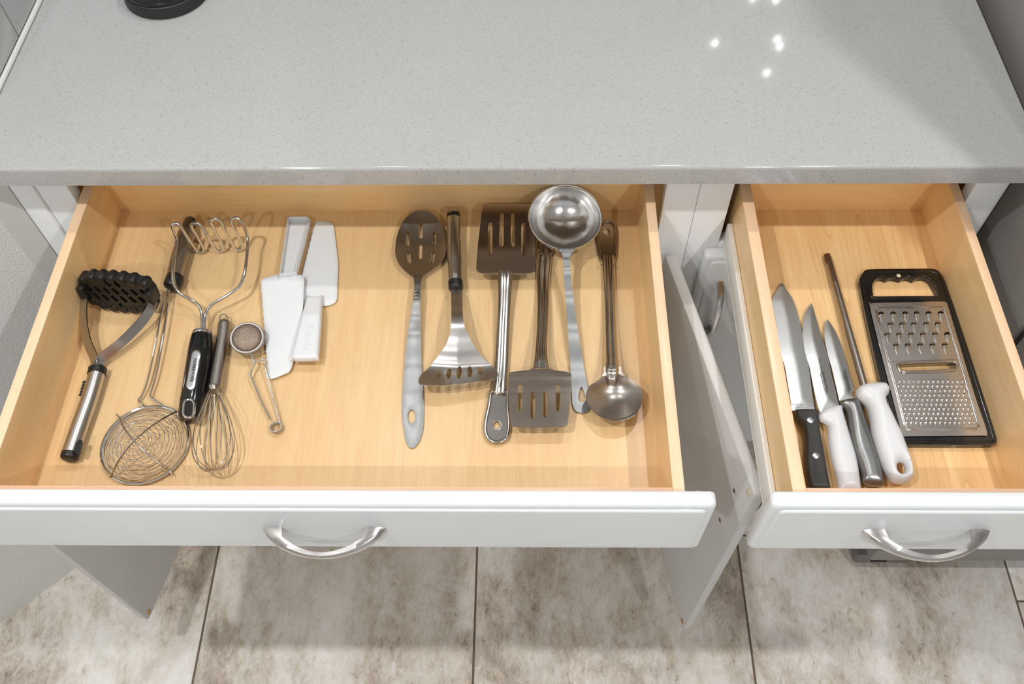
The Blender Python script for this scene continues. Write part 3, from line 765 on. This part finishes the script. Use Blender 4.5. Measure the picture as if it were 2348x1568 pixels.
# ---- two white serrated spatulas
def serr(a, b, n, dx, dy, w=.5):
    o = []
    for k in range(n):
        for tt, on in ((k/n, 0), ((k+.78)/n, 0), ((k+.93)/n, 1)):
            o.append((a[0]+(b[0]-a[0])*tt+dx*on, a[1]+(b[1]-a[1])*tt+dy*on))
    return o
t = thing('cake_spatula', 'white plastic serrated spatula with hollow handle pointing to the drawer back', 'spatula', cen((650, 760)))
bl = zC((440, 1500), (460, 1527), (500, 1520), (620, 1470), (645, 1430), (662, 1370), (700, 1200), (738, 1010), (748, 860), (757, 650), (745, 622), (715, 613), (655, 616), (648, 630), (540, 632), (532, 612), (525, 610), (400, 645), (380, 665))
sE = serr(zC((380, 700))[0], zC((440, 1490))[0], 12, -2.3, .6)
hA = lambda u, v: .0115-.0075*max(0, min(1, (v-640)/230))
f0, f1 = flat(.0022, 2)
pxsheet('blade', bl+sE, [], hA, f0, f1, M['white_plastic'], t, step=6)
ho = smooth(zC((540, 630, 1), (605, 180), (612, 135), (635, 118), (780, 116), (803, 135), (805, 175), (690, 612, 1)), sub=5)
hH = lambda u, v: .0118-.009*max(0, min(1, (640-v)/140))
pxsheet('handle', ho, [], hH, lambda d, a, b: .0022, lambda d, a, b: -.0002, M['white_plastic'], t, step=4)
v, f = tube([P(u, v_, hH(u, v_)+.0052) for u, v_ in offs(resamp(ho, 4), 1.9)], .0010, 10, closed=True, rz=.0052, upv=Vector((0, 0, 1))); mk('handle_rim', v, f, M['white_plastic'], t, angle=60)
t = thing('cake_spatula', 'white plastic serrated spatula with embossed solid handle pointing to the drawer front', 'spatula', cen((735, 600)))
bl = zC((700, 830), (735, 885), (800, 892), (930, 888), (985, 880), (1030, 858), (1045, 820), (1056, 520), (1018, 195), (1005, 165), (970, 150), (900, 139), (862, 143), (848, 175))
sE = serr(zC((848, 180))[0], zC((735, 620))[0], 8, -2.2, -.6)
pxsheet('blade', list(reversed(sE))+list(reversed(bl)), [], .0022, f0, f1, M['white_plastic'], t, step=6)
ho = smooth(zC((782, 835), (795, 824), (905, 821), (918, 835), (887, 1335), (865, 1366), (700, 1372), (665, 1360), (655, 1330)), sub=5)
hB = lambda u, v: .0058+.0075*max(0, min(1, (v-690)/40))
tp, bt = (lambda d, a, b: .0075-.0032*(1-min(d/5, 1))**2), (lambda d, a, b: 0)
pxsheet('handle', ho, [], hB, tp, bt, M['white_plastic'], t, step=4, angle=60)
text('lettering', 'Rubelle', P(707, 772, .0210), P(700, 800, .021)-P(710, 748, .021), P(725, 773, .021)-P(690, 770, .021), .0125, M['white_plastic'], t, ext=.0003)

# ---- slotted spoon
t = thing('slotted_spoon', 'steel slotted serving spoon with long tapered handle and oval hanging hole', 'spoon', cen((960, 760)))
bo = smooth(zD_((395, 800), (320, 790), (240, 730), (185, 650), (170, 560), (190, 430), (240, 320), (310, 255), (385, 233), (460, 248), (530, 305), (575, 400), (598, 520), (592, 600), (545, 680), (470, 740), (405, 785)), sub=4)
sl = [zD_(*s) for s in (((270, 430), (285, 418), (298, 428), (288, 480), (292, 525), (276, 530), (262, 515), (262, 470)), ((480, 422), (495, 413), (510, 425), (514, 470), (512, 515), (498, 528), (486, 520), (490, 470)), ((268, 592), (282, 585), (296, 592), (300, 640), (305, 675), (292, 686), (278, 672), (268, 635)), ((475, 590), (490, 580), (505, 588), (500, 630), (485, 675), (468, 684), (458, 672), (470, 635)))]
sl += [zD_(*slot(387, 352, 387, 455, 30)), zD_(*slot(385, 535, 382, 630, 30))]
bc = (964, 570)
def hbowl(cx, cy, rx, ry, z0, z1, tip=0): return lambda u, v: z0+(z1-z0)*min(1.15, (((u-cx)/rx)**2+((v-cy)/ry)**2))+tip*max(0, (cy-v)/ry)
pxsheet('bowl', bo, sl, hbowl(964, 562, 58, 78, .002, .0105, .004), lambda d, a, b: .0012, lambda d, a, b: 0, M['steel_dark'], t, step=4.5)
hh_ = [(948.5, 967.5, 632, .0105), (950, 965.5, 655, .015), (948, 964, 690, .017), (942, 964, 725, .014), (935, 965, 770, .009), (928, 967, 840, .0045), (924, 971, 900, .0025), (922.5, 972, 950, .0015), (926, 970, 985, .0012), (931, 962, 1012, .0012), (937, 953, 1024, .0012), (941, 949, 1027.5, .0012)]
edge = smooth(hh_, closed=False, sub=4)
outl = [(q[0], q[2]) for q in edge]+[(q[1], q[2]) for q in reversed(edge)]
hs = lambda u, v: interp([(q[2], q[3]) for q in hh_], v)
pxsheet('handle', outl, [ell(944, 955.5, 8.6, 16.5, 16)], hs, lambda d, a, b: .0012+.0003*min(1, d/9), lambda d, a, b: 0, M['steel_grey'], t, step=4.5)
for k in range(3):
    y = 668+k*7.5; v, f = tube([P(948.5, y+.6, .0165), P(953, y-.6, .0185), P(960, y-.8, .0186), P(964.8, y+.4, .0168)], .0009, 8); mk('neck_ring', v, f, M['chrome'], t)

# ---- fan shaped slotted turner
t = thing('turner', 'curved fan-shaped steel turner with slots and round barrel handle', 'turner', cen((1050, 760)))
ptube('handle', [(1040, 502, .0185), (1041, 550, .017), (1043, 600, .0155), (1044, 650, .0145)], [.0092]*6+[.0098]*5+[.0090]*5, M['steel_sat'], t, n=22)
ptube('collar', [(1044, 646, .0147), (1045, 655, .0145), (1045, 664, .0143)], [.0095]*9+[.0088, .0078], M['black'], t, n=22)
ptube('neck_band', [(1040, 493, .019), (1040, 498, .0188), (1040, 504, .0186)], [.0086]*11, M['black'], t, n=22)
ptube('end_cap', [(1040, 494, .019), (1039.5, 486, .019), (1039, 477, .019)], [.0096]*5+[.0094, .0088, .0078, .0062, .004, .001], M['steel_brown'], t, n=22)
fo = zD_((640, 900), (643, 1130), (636, 1245))
fo += zE((627, 40), (600, 110), (565, 165), (540, 200), (505, 245), (470, 290), (430, 330), (390, 362), (368, 400), (365, 430), (385, 450), (450, 457), (530, 459), (620, 454), (700, 446), (790, 437), (870, 425), (950, 415), (1010, 402), (1037, 375), (1034, 350), (1010, 318), (985, 292), (940, 255), (900, 215), (862, 170), (830, 120), (800, 65), (780, 15))
fo += zD_((763, 1240), (748, 1190), (740, 1130), (732, 900))
fh = [zE(*ell(x, y, rx, ry, 12, r)) for x, y, rx, ry, r in ((535, 360, 22, 30, .25), (622, 357, 22, 46, .2), (708, 350, 23, 56, .12), (797, 342, 23, 48, .02), (883, 332, 22, 31, -.08))]
hT = lambda u, v: cinterp([(660, .0150), (700, .026), (735, .036), (770, .0335), (800, .0265), (828, .0170), (845, .0145), (865, .0190), (892, .0285)], v+abs(u-1050)*.06)
pxsheet('fan_blade', fo, fh, hT, lambda d, a, b: .0010, lambda d, a, b: 0, M['steel_fan'], t, step=4.5)

# ---- flat slotted spatulas with pressed handles
def pad(name, outline, hole, h, mat, parent):
    o = pxsheet(name, outline, [hole] if hole else [], h, lambda d, a, b: .0012, lambda d, a, b: 0, mat, parent, step=4)
    pth = [P(u, v_, h+.0020) for u, v_ in offs(resamp(outline, 5), 4.2)]
    v, f = tube(pth, .0023, 10, closed=True, rz=.0019, upv=Vector((0, 0, 1))); mk('rolled_edge', v, f, mat, parent, angle=70)
    if hole:
        v, f = tube([P(u, v_, h+.0012) for u, v_ in offs(hole, -1.2)], .0006, 6, closed=True); mk('hole_rim', v, f, mat, parent, angle=70)
    return o
t = thing('slotted_spatula', 'steel slotted spatula with blade at the drawer back beside the large ladle', 'spatula', cen((1150, 760)))
so = smooth(zD_((905, 205), (925, 182), (960, 175), (1290, 178), (1325, 195), (1335, 235), (1348, 700), (1335, 745), (1290, 762), (1190, 770), (1010, 768), (905, 762), (865, 745), (852, 705), (868, 500)), sub=4)
hS1 = lambda u, v: interp([(465, .030), (560, .024), (625, .021), (640, .020)], v)
pxsheet('blade', so, [zD_(*slot(970, 352, 968, 598, 36)), zD_(*slot(1066, 275, 1064, 520, 36)), zD_(*slot(1159, 273, 1160, 520, 36)), zD_(*slot(1248, 352, 1250, 598, 36))], hS1, lambda d, a, b: .0011, lambda d, a, b: 0, M['steel_brown'], t, step=5)
channel('handle', [(1139, 1178, 626, .020), (1141, 1175, 650, .0185), (1141, 1172, 700, .013), (1137, 1170, 760, .008), (1133, 1168, 830, .004), (1127, 1166, 880, .003), (1123, 1166, 905, .0025)], M['steel_mid'], t)
po = smooth([(1124, 893), (1145, 898), (1166, 893), (1168, 930), (1171, 975), (1166, 1003), (1153, 1014), (1135, 1017), (1119, 1010), (1110, 993), (1109, 968), (1117, 930)], sub=4)
pad('hanging_pad', po, ell(1139.5, 975, 9, 9.5, 14), .0035, M['steel'], t)
for x in (1126, 1156): v, f = lathe([(.0002, 0), (.0016, .0006), (.0002, .0012)], P(x, 899, .0085), 8); mk('crimp', v, f, M['chrome'], t)
t = thing('slotted_spatula', 'brown-tinted steel slotted spatula with blade pointing to the drawer front', 'spatula', cen((1240, 900)))
so = smooth(zE((1125, 372), (1140, 348), (1190, 338), (1290, 328), (1320, 318), (1478, 318), (1510, 330), (1600, 340), (1640, 355), (1650, 385), (1640, 600), (1620, 770), (1600, 800), (1550, 808), (1250, 812), (1180, 805), (1148, 785), (1135, 700), (1123, 500)), sub=4)
hS2 = lambda u, v: interp([(845, .0300), (862, .0255), (900, .0235), (990, .0205)], v)
pxsheet('blade', so, [zE(*slot(1222, 465, 1218, 652, 38)), zE(*slot(1327, 530, 1326, 720, 38)), zE(*slot(1430, 530, 1432, 708, 38)), zE(*slot(1537, 468, 1540, 655, 38))], hS2, lambda d, a, b: .0011, lambda d, a, b: 0, M['steel_blade'], t, step=5)
channel('handle', [(1230, 1268, 575, .0015), (1229, 1262, 640, .003), (1230, 1261, 700, .007), (1228, 1258, 760, .014), (1226, 1256, 800, .021), (1223, 1258, 830, .028), (1219, 1262, 848, .030)], M['steel'], t)
po = smooth([(1230, 582), (1250, 577), (1268, 582), (1270, 552), (1268, 530), (1252, 518), (1236, 530), (1229, 555)], sub=4)
pad('hanging_pad', po, None, .0012, M['steel_brown'], t)
for x in (1237, 1262): v, f = lathe([(.0002, 0), (.0022, .0008), (.0002, .0016)], P(x, 581, .0075), 8); mk('crimp', v, f, M['steel_brown'], t)

# ---- big ladle
t = thing('ladle', 'large polished steel ladle with deep round bowl facing up', 'ladle', cen((1300, 600)))
lc = P(1296, 497, .049); LR = .0478
tz = Vector((.02, -.19, 1)).normalized(); tx = Vector((1, 0, 0)); tx = (tx-tz*tx.dot(tz)).normalized(); ty = tz.cross(tx)
prof = [(LR*math.cos(a)*.97, -.0395*math.sin(a)) for a in [math.pi/2*k/14 for k in range(14, -1, -1)]]
prof = [(r if r > .0005 else .0003, z) for r, z in prof]
prof += [(LR*1.0, .0012), (LR*1.015, .0004), (LR*1.0, -.0006)]+[((LR+.0008)*math.cos(a)*.97, -.0407*math.sin(a)-.0002) for a in [math.pi/2*k/14 for k in range(1, 14)]]+[(.0003, -.0409)]
v, f = lathe(prof, lc, 64, (tx, ty, tz), full=False); mk('bowl', v, f, M['steel_ladle'], t, angle=60)
lh = [(1278, 1318, 572, .0420), (1286, 1313, 582, .040), (1291, 1307, 592, .037), (1292, 1308, 620, .031), (1296, 1314, 680, .0215), (1302, 1325, 760, .012), (1308, 1340, 850, .0045), (1311, 1350, 905, .0015), (1313, 1354, 930, .001), (1320, 1349, 944, .001), (1331, 1341, 948, .001)]
e2 = smooth(lh, closed=False, sub=4); outl = [(q[0], q[2]) for q in e2]+[(q[1], q[2]) for q in reversed(e2)]
hl = lambda u, v: interp([(q[2], q[3]) for q in lh], v)
th_ = smooth([(1332, 889), (1336, 893), (1341, 905), (1343, 918), (1338, 924), (1330, 923), (1326, 915), (1328, 900)], sub=3)
pxsheet('handle', outl, [th_], hl, lambda d, a, b: .0022, lambda d, a, b: 0, M['steel_grey'], t, step=4.5)

# ---- solid spoon
t = thing('serving_spoon', 'solid steel serving spoon with wide oval bowl beside the ladle handle', 'spoon', cen((1400, 800)))
so = smooth(zE((1930, 300), (1925, 340), (1905, 385), (1860, 425), (1800, 465), (1775, 520), (1776, 570), (1800, 630), (1850, 690), (1900, 725), (1960, 748), (2040, 756), (2120, 742), (2190, 700), (2235, 630), (2250, 560), (2240, 490), (2205, 445), (2150, 405), (2095, 370), (2070, 335), (2060, 300)), sub=4)
pxsheet('bowl', so, [], lambda u, v: .0040+.0165*min(1.1, ((u-1408)/64)**2+((v-912)/50)**2), lambda d, a, b: .0012, lambda d, a, b: 0, M['steel_dark'], t, step=4.5)
channel('handle', [(1378, 1411, 590, .002), (1381, 1412, 640, .003), (1384, 1413, 700, .0055), (1386, 1415, 770, .010), (1387, 1418, 820, .016), (1387, 1420, 850, .0215), (1390, 1416, 872, .0175), (1394, 1410, 885, .0125)], M['steel'], t)
po = smooth([(1376, 600), (1394, 606), (1412, 600), (1417, 560), (1416, 525), (1408, 508), (1390, 503), (1375, 511), (1367, 528), (1366, 545), (1370, 575)], sub=4)
pad('hanging_pad', po, ell(1389, 531.5, 8.2, 6.5, 14), .0012, M['steel_brown'], t)
for x in (1380, 1408): v, f = lathe([(.0002, 0), (.0018, .0007), (.0002, .0014)], P(x, 609, .0078), 8); mk('crimp', v, f, M['steel_brown'], t)
mb = MB()
for a, n_ in ((200, 2), (165, 1), (100, 2), (60, 3), (25, 1), (-5, 2), (-20, 2)):
    x, y = 1389+12.5*math.cos(math.radians(a)), 531-9.5*math.sin(math.radians(a)); mb.add(*lathe([(.0002, 0), (.0006, .0002), (.0002, .0005)], P(x, y, .0022), 6))
mb.build('stamped_marks', M['chrome'], t)

# ================================================================ RIGHT DRAWER
t = thing('chef_knife', 'wide steel chef knife with black riveted handle against drawer side', 'knife', cen((1830, 900)))
kb = zF((275, 458, 1), (330, 540), (400, 650), (450, 780), (495, 960), (545, 1180), (600, 1480))+zG((640, 330), (672, 535, 1), (440, 535, 1), (395, 520), (380, 400), (345, 200), (310, 0))+zF((255, 1280), (215, 1000), (180, 800), (160, 670), (200, 580))
hK = lambda u, v: .0045+.0045*max(0, min(1, (v-650)/280))
def bladetop(w=26, t1=.0026): return lambda d, a, b: .0003+t1*min(1, d/w)*.5
pxsheet('blade', smooth(kb, sub=4), [], hK, bladetop(), lambda d, a, b: 0, M['blade'], t, step=5)
kh = smooth(zG((425, 560), (440, 532), (690, 538), (705, 620), (725, 760), (760, 980), (800, 1200), (848, 1450), (855, 1500, 1), (605, 1500, 1), (560, 1300), (542, 1080), (545, 920), (535, 800), (505, 710), (445, 650), (428, 610)), sub=4)
pu, pd = puff(.0085, 7, .006)
pxsheet('handle', kh, [], .0088, pu, pd, M['knife_black'], t, step=4, angle=70)
for q in ((617, 643), (683, 1068)):
    (x, y), = zG(q); v, f = lathe([(.0040, -.002), (.0040, .0004), (.0034, .0008)], P(x, y, .0168), 18); lab(mk('rivet', v, f, M['label'], t), 'bright round rivet')
text('lettering', 'CHINA  18/10  INOX', P(1839, 926.5, .0112), P(1860, 927, .011)-P(1815, 926, .011), Vector((0, 1, 0)), .0026, M['ink_pale'], t, ext=.0001)
text('lettering', 'MADE IN CHINA', P(1841, 932, .0112), P(1860, 932, .011)-P(1815, 931.5, .011), Vector((0, 1, 0)), .0022, M['ink_pale'], t, ext=.0001)

t = thing('boning_knife', 'curved boning knife with thick white plastic handle', 'knife', cen((1890, 900)))
kb = zF((632, 705, 1), (650, 760), (700, 930), (760, 1130), (830, 1350), (870, 1560))+zG((905, 230), (960, 480, 1), (745, 560, 1), (710, 480), (650, 230), (604, 0))+zF((563, 1330), (528, 1150), (528, 980), (560, 820))
hK = lambda u, v: .0045+.0055*max(0, min(1, (v-695)/230))
pxsheet('blade', smooth(kb, sub=4), [], hK, bladetop(22, .004), lambda d, a, b: 0, M['blade'], t, step=4.5)
kh = smooth(zG((708, 610), (725, 565), (780, 520), (860, 487), (940, 472), (998, 478, 1), (1010, 560), (1050, 700), (1110, 900), (1165, 1090), (1200, 1280), (1228, 1510, 1), (950, 1510, 1), (925, 1340), (870, 1130), (832, 940), (825, 800), (822, 730), (790, 690), (730, 655)), sub=4)
pu, pd = puff(.0098, 24, .0085)
pxsheet('handle', kh, [], .0100, pu, pd, M['white_plastic'], t, step=4, angle=80)
d_ = P(1898, 905, .011)-P(1884, 838, .011)
text('lettering', 'TRAMONTINA', P(1891.5, 876, .0118), d_, P(1900, 870, .011)-P(1884, 872, .011), .0042, M['ink'], t, ext=.0001, xs=1.1)
text('lettering', 'INOX  STAINLESS', P(1882, 838, .0112), d_, P(1890, 838, .011)-P(1874, 840, .011), .0026, M['ink'], t, ext=.0001)
fr_ = [P(u, v_, .0118) for u, v_ in ((1883.5, 853), (1881.5, 856), (1893, 902), (1896, 905))]
v, f = tube(fr_, .00022, 4); mk('printed_line', v, f, M['ink'], t)

t = thing('utility_knife', 'slim steel knife with all-metal curved grey handle', 'knife', cen((1930, 900)))
kb = zF((818, 900, 1), (860, 950), (925, 1060), (985, 1200), (1040, 1380), (1085, 1560))+zG((1105, 150), (1140, 290, 1), (1112, 300, 1), (1120, 340), (1140, 382, 1), (965, 415, 1), (930, 260), (890, 90), (868, 0))+zF((828, 1330), (785, 1100), (795, 960))
hK = lambda u, v: .0045+.0055*max(0, min(1, (v-730)/180))
pxsheet('blade', smooth(kb, sub=4), [], hK, bladetop(22, .0036), lambda d, a, b: 0, M['blade'], t, step=4.5)
kh = smooth(zG((968, 432), (1010, 408), (1090, 392), (1160, 385), (1200, 400), (1225, 480), (1262, 590), (1320, 760), (1390, 930), (1440, 1090), (1475, 1250), (1497, 1425), (1400, 1440), (1300, 1425), (1232, 1385), (1222, 1300), (1185, 1170), (1135, 1040), (1092, 880), (1065, 690), (1045, 560), (1015, 500), (975, 465)), sub=4)
pu, pd = puff(.0092, 20, .0085)
pxsheet('handle', kh, [], .0100, pu, pd, M['steel_grey'], t, step=4, angle=80)
text('lettering', 'FARBERWARE', P(1942.5, 871, .0120), P(1949, 893, .011)-P(1938, 847, .011), P(1952, 870, .011)-P(1936, 873, .011), .0048, M['ink'], t, ext=.0001)

t = thing('honing_steel', 'knife honing steel with rusty tip and white hanging handle', 'honing steel', cen((1980, 900)))
ptube('rod', [(1898, 590, .0052), (1903, 606, .0055), (1925, 686, .0080), (1953, 785, .0110), (1984, 895, .0140)], [.0040, .0044]+[.0044]*2+[.0046]*17, M['steel_dark'], t, n=10)
ptube('rod_tip', [(1896, 584, .0050), (1898, 592, .0052), (1902, 604, .0055)], [.003]+[.0043]*4+[.0047]*6, M['rust'], t, n=10)
kh = smooth(zG((1162, 310), (1180, 270), (1215, 238), (1330, 212), (1480, 208), (1535, 235), (1560, 290), (1550, 335), (1522, 375), (1530, 450), (1580, 550), (1640, 680), (1700, 800), (1760, 960), (1805, 1090), (1842, 1240), (1842, 1330), (1790, 1385), (1690, 1405), (1590, 1378), (1530, 1300), (1470, 1180), (1400, 1000), (1350, 800), (1330, 640), (1292, 490), (1230, 420), (1180, 380)), sub=4)
pu, pd = puff(.0138, 26, .0135)
pxsheet('handle', kh, [zG(*ell(1700, 1222, 56, 78, 16))], .0150, pu, pd, M['white_plastic'], t, step=4, angle=80)

# ---- grater
t = thing('grater', 'flat rectangular steel grater in black plastic frame with grip handle', 'grater', cen((2120, 820)))
fo = smooth([(1970.5, 650), (1972, 637), (1978, 627), (1988, 619), (2030, 617.5), (2090, 617), (2136, 617), (2152, 623), (2163, 640), (2172, 664), (2190, 715), (2227, 826), (2268, 952), (2281, 996), (2284, 1008), (2280, 1017), (2268, 1020), (2200, 1020.5), (2120, 1020), (2068, 1019.5), (2055, 1014), (2047, 998), (2030, 925), (2010, 840), (1990.5, 752), (1979, 698)], sub=4)
op = smooth(zH((395, 330), (425, 285), (480, 245), (540, 240), (600, 265), (650, 245), (700, 238), (760, 252), (812, 265), (860, 245), (900, 237), (960, 248), (1005, 270), (1060, 242), (1120, 234), (1190, 245), (1250, 285), (1290, 340), (1375, 500), (1340, 515), (900, 518), (430, 522), (405, 500), (390, 420)), sub=3)
po_ = smooth([(1993.5, 702), (1997, 698.5), (2006, 695.5), (2090, 693.5), (2159, 692), (2169, 696), (2174, 706), (2213, 836), (2238, 918), (2262.5, 991), (2255, 999, 1), (2170, 1000), (2077, 1001, 1), (2067, 992), (2045.5, 910), (2022, 820)], sub=4)
inner = offs(resamp(po_, 5), 7)
def clampx(p): return Vector((min(p.x, .5398), p.y, p.z))
sheet('frame', fo, [op, inner], lambda u, v: clampx(P(u, v, .0080)-Vector((0, 0, .0072))), lambda d, a, b: .0080, lambda d, a, b: 0, M['black_gloss'], t, step=4, angle=50)
cx0 = {0: [525, 705, 885, 1055, 1235, 1415], 1: [660, 840, 1015, 1195, 1370], 2: [615, 790, 970, 1150, 1330, 1510], 3: [745, 920, 1105, 1290, 1475]}
cy0 = [818, 975, 1132, 1290]
coarse = [zH((x+2, cy0[r]-2*i))[0] for r in range(4) for i, x in enumerate(cx0[r])]
fine = []
for r in range(10):
    y = 352+68*r; xs0 = 520+(-26 if r % 2 else 0)+13*r+(0); n = 15 if r % 2 else 14
    for i in range(n): fine.append(zI((xs0+i*(71)+(r*1.0), y-3*r*.2))[0])
hls = [ell(x-1, y-4.5, 7.0, 6.6, 8) for x, y in coarse]+[[(x-3.4, y-1), (x, y-4), (x+3.4, y-1), (x, y+.5)] for x, y in fine]
sl_ = zI(*slot(540, 150, 1290, 118, 100, 6))
pxsheet('grating_plate', po_, hls+[sl_], lambda u, v: .0098, lambda d, a, b: .0009, lambda d, a, b: 0, M['grater'], t, step=4.2, holedist=False, angle=50)
rim_ = smooth([(2008, 712), (2011, 707), (2019, 705), (2090, 703.5), (2154, 702), (2162, 704.5), (2167, 714), (2204, 832), (2227, 910), (2245, 975), (2243, 982), (2236, 984.5), (2150, 985.5), (2086, 986), (2077, 982), (2072, 970), (2053, 893), (2035, 826)], sub=4)
for k_, of_ in enumerate((0, 3.2)):
    v, f = tube([P(u, v_, .0108) for u, v_ in offs(rim_, of_)], .00085, 6, closed=True); mk('pressed_rim', v, f, M['grater'], t, angle=60)
v, f = tube([P(u, v_, .0080) for u, v_ in offs(resamp(fo, 4), 6.5)], .0016, 8, closed=True); mk('frame_bead', v, f, M['black_gloss'], t, angle=60)
v, f = tube([P(u, v_, .0080) for u, v_ in offs(resamp(op, 4), -4)], .0014, 8, closed=True); mk('grip_bead', v, f, M['black_gloss'], t, angle=60)
# coarse teeth: scoops of raised steel behind each hole
def tooth(x, y, rx, ry, hz, n=8):
    rings = []
    for j in range(5):
        q = j/4; yy = y-ry*.25+ry*1.9*q; wv_ = rx*(1-q**1.6)*.98+.15; hj = hz*(1-q**1.3)
        rings.append([P(x+wv_*math.cos(a)+q*2.2*(rx/6), yy, .0105)+Vector((0, 0, hj*math.sin(a))) for a in [math.pi*k/n for k in range(n+1)]])
    v = [p for r in rings for p in r]+[p-Vector((0, 0, .0004)) for r in rings for p in r]; m_ = n+1; f = []; N = 5*m_
    for j in range(4):
        for k in range(n): a, b, c, d = j*m_+k, j*m_+k+1, (j+1)*m_+k+1, (j+1)*m_+k; f += [(a, b, c, d), (d+N, c+N, b+N, a+N)]
    for k in range(n): f.append((k, k+N, k+1+N, k+1))
    return v, f
for x, y in coarse:
    v, f = tooth(x, y, 7.2, 9.2, .0034); mk('coarse_tooth', v, f, M['chrome'], t, angle=60)
mb = MB()
for x, y in fine: mb.add(*tooth(x, y, 3.7, 4.3, .0022, 5))
o = mb.build('fine_teeth', M['chrome'], t, angle=60); o['kind'] = 'stuff'
rl = [P(u, v_, .0112) for u, v_ in smooth(zI((500, 110), (560, 85), (900, 72), (1290, 60), (1360, 85), (1350, 150), (1280, 190), (900, 205), (620, 212), (530, 190)), sub=3)]
v, f = tube(rl, .0017, 8, closed=True); mk('slicer_lip', v, f, M['steel'], t, angle=60)
v, f = tube([P(u, v_, .0106) for u, v_ in zI((420, 52), (900, 36), (1360, 22))], .0008, 6); mk('pressed_ridge', v, f, M['steel'], t)
(hx_, hy_), = zH((786, 210)); v, f = lathe([(.0001, 0), (.0028, 0), (.0028, .0004), (.0001, .0005)], P(hx_, hy_, .0092), 14); lab(mk('hang_hole', v, f, M['felt'], t), 'pale round hanging hole')
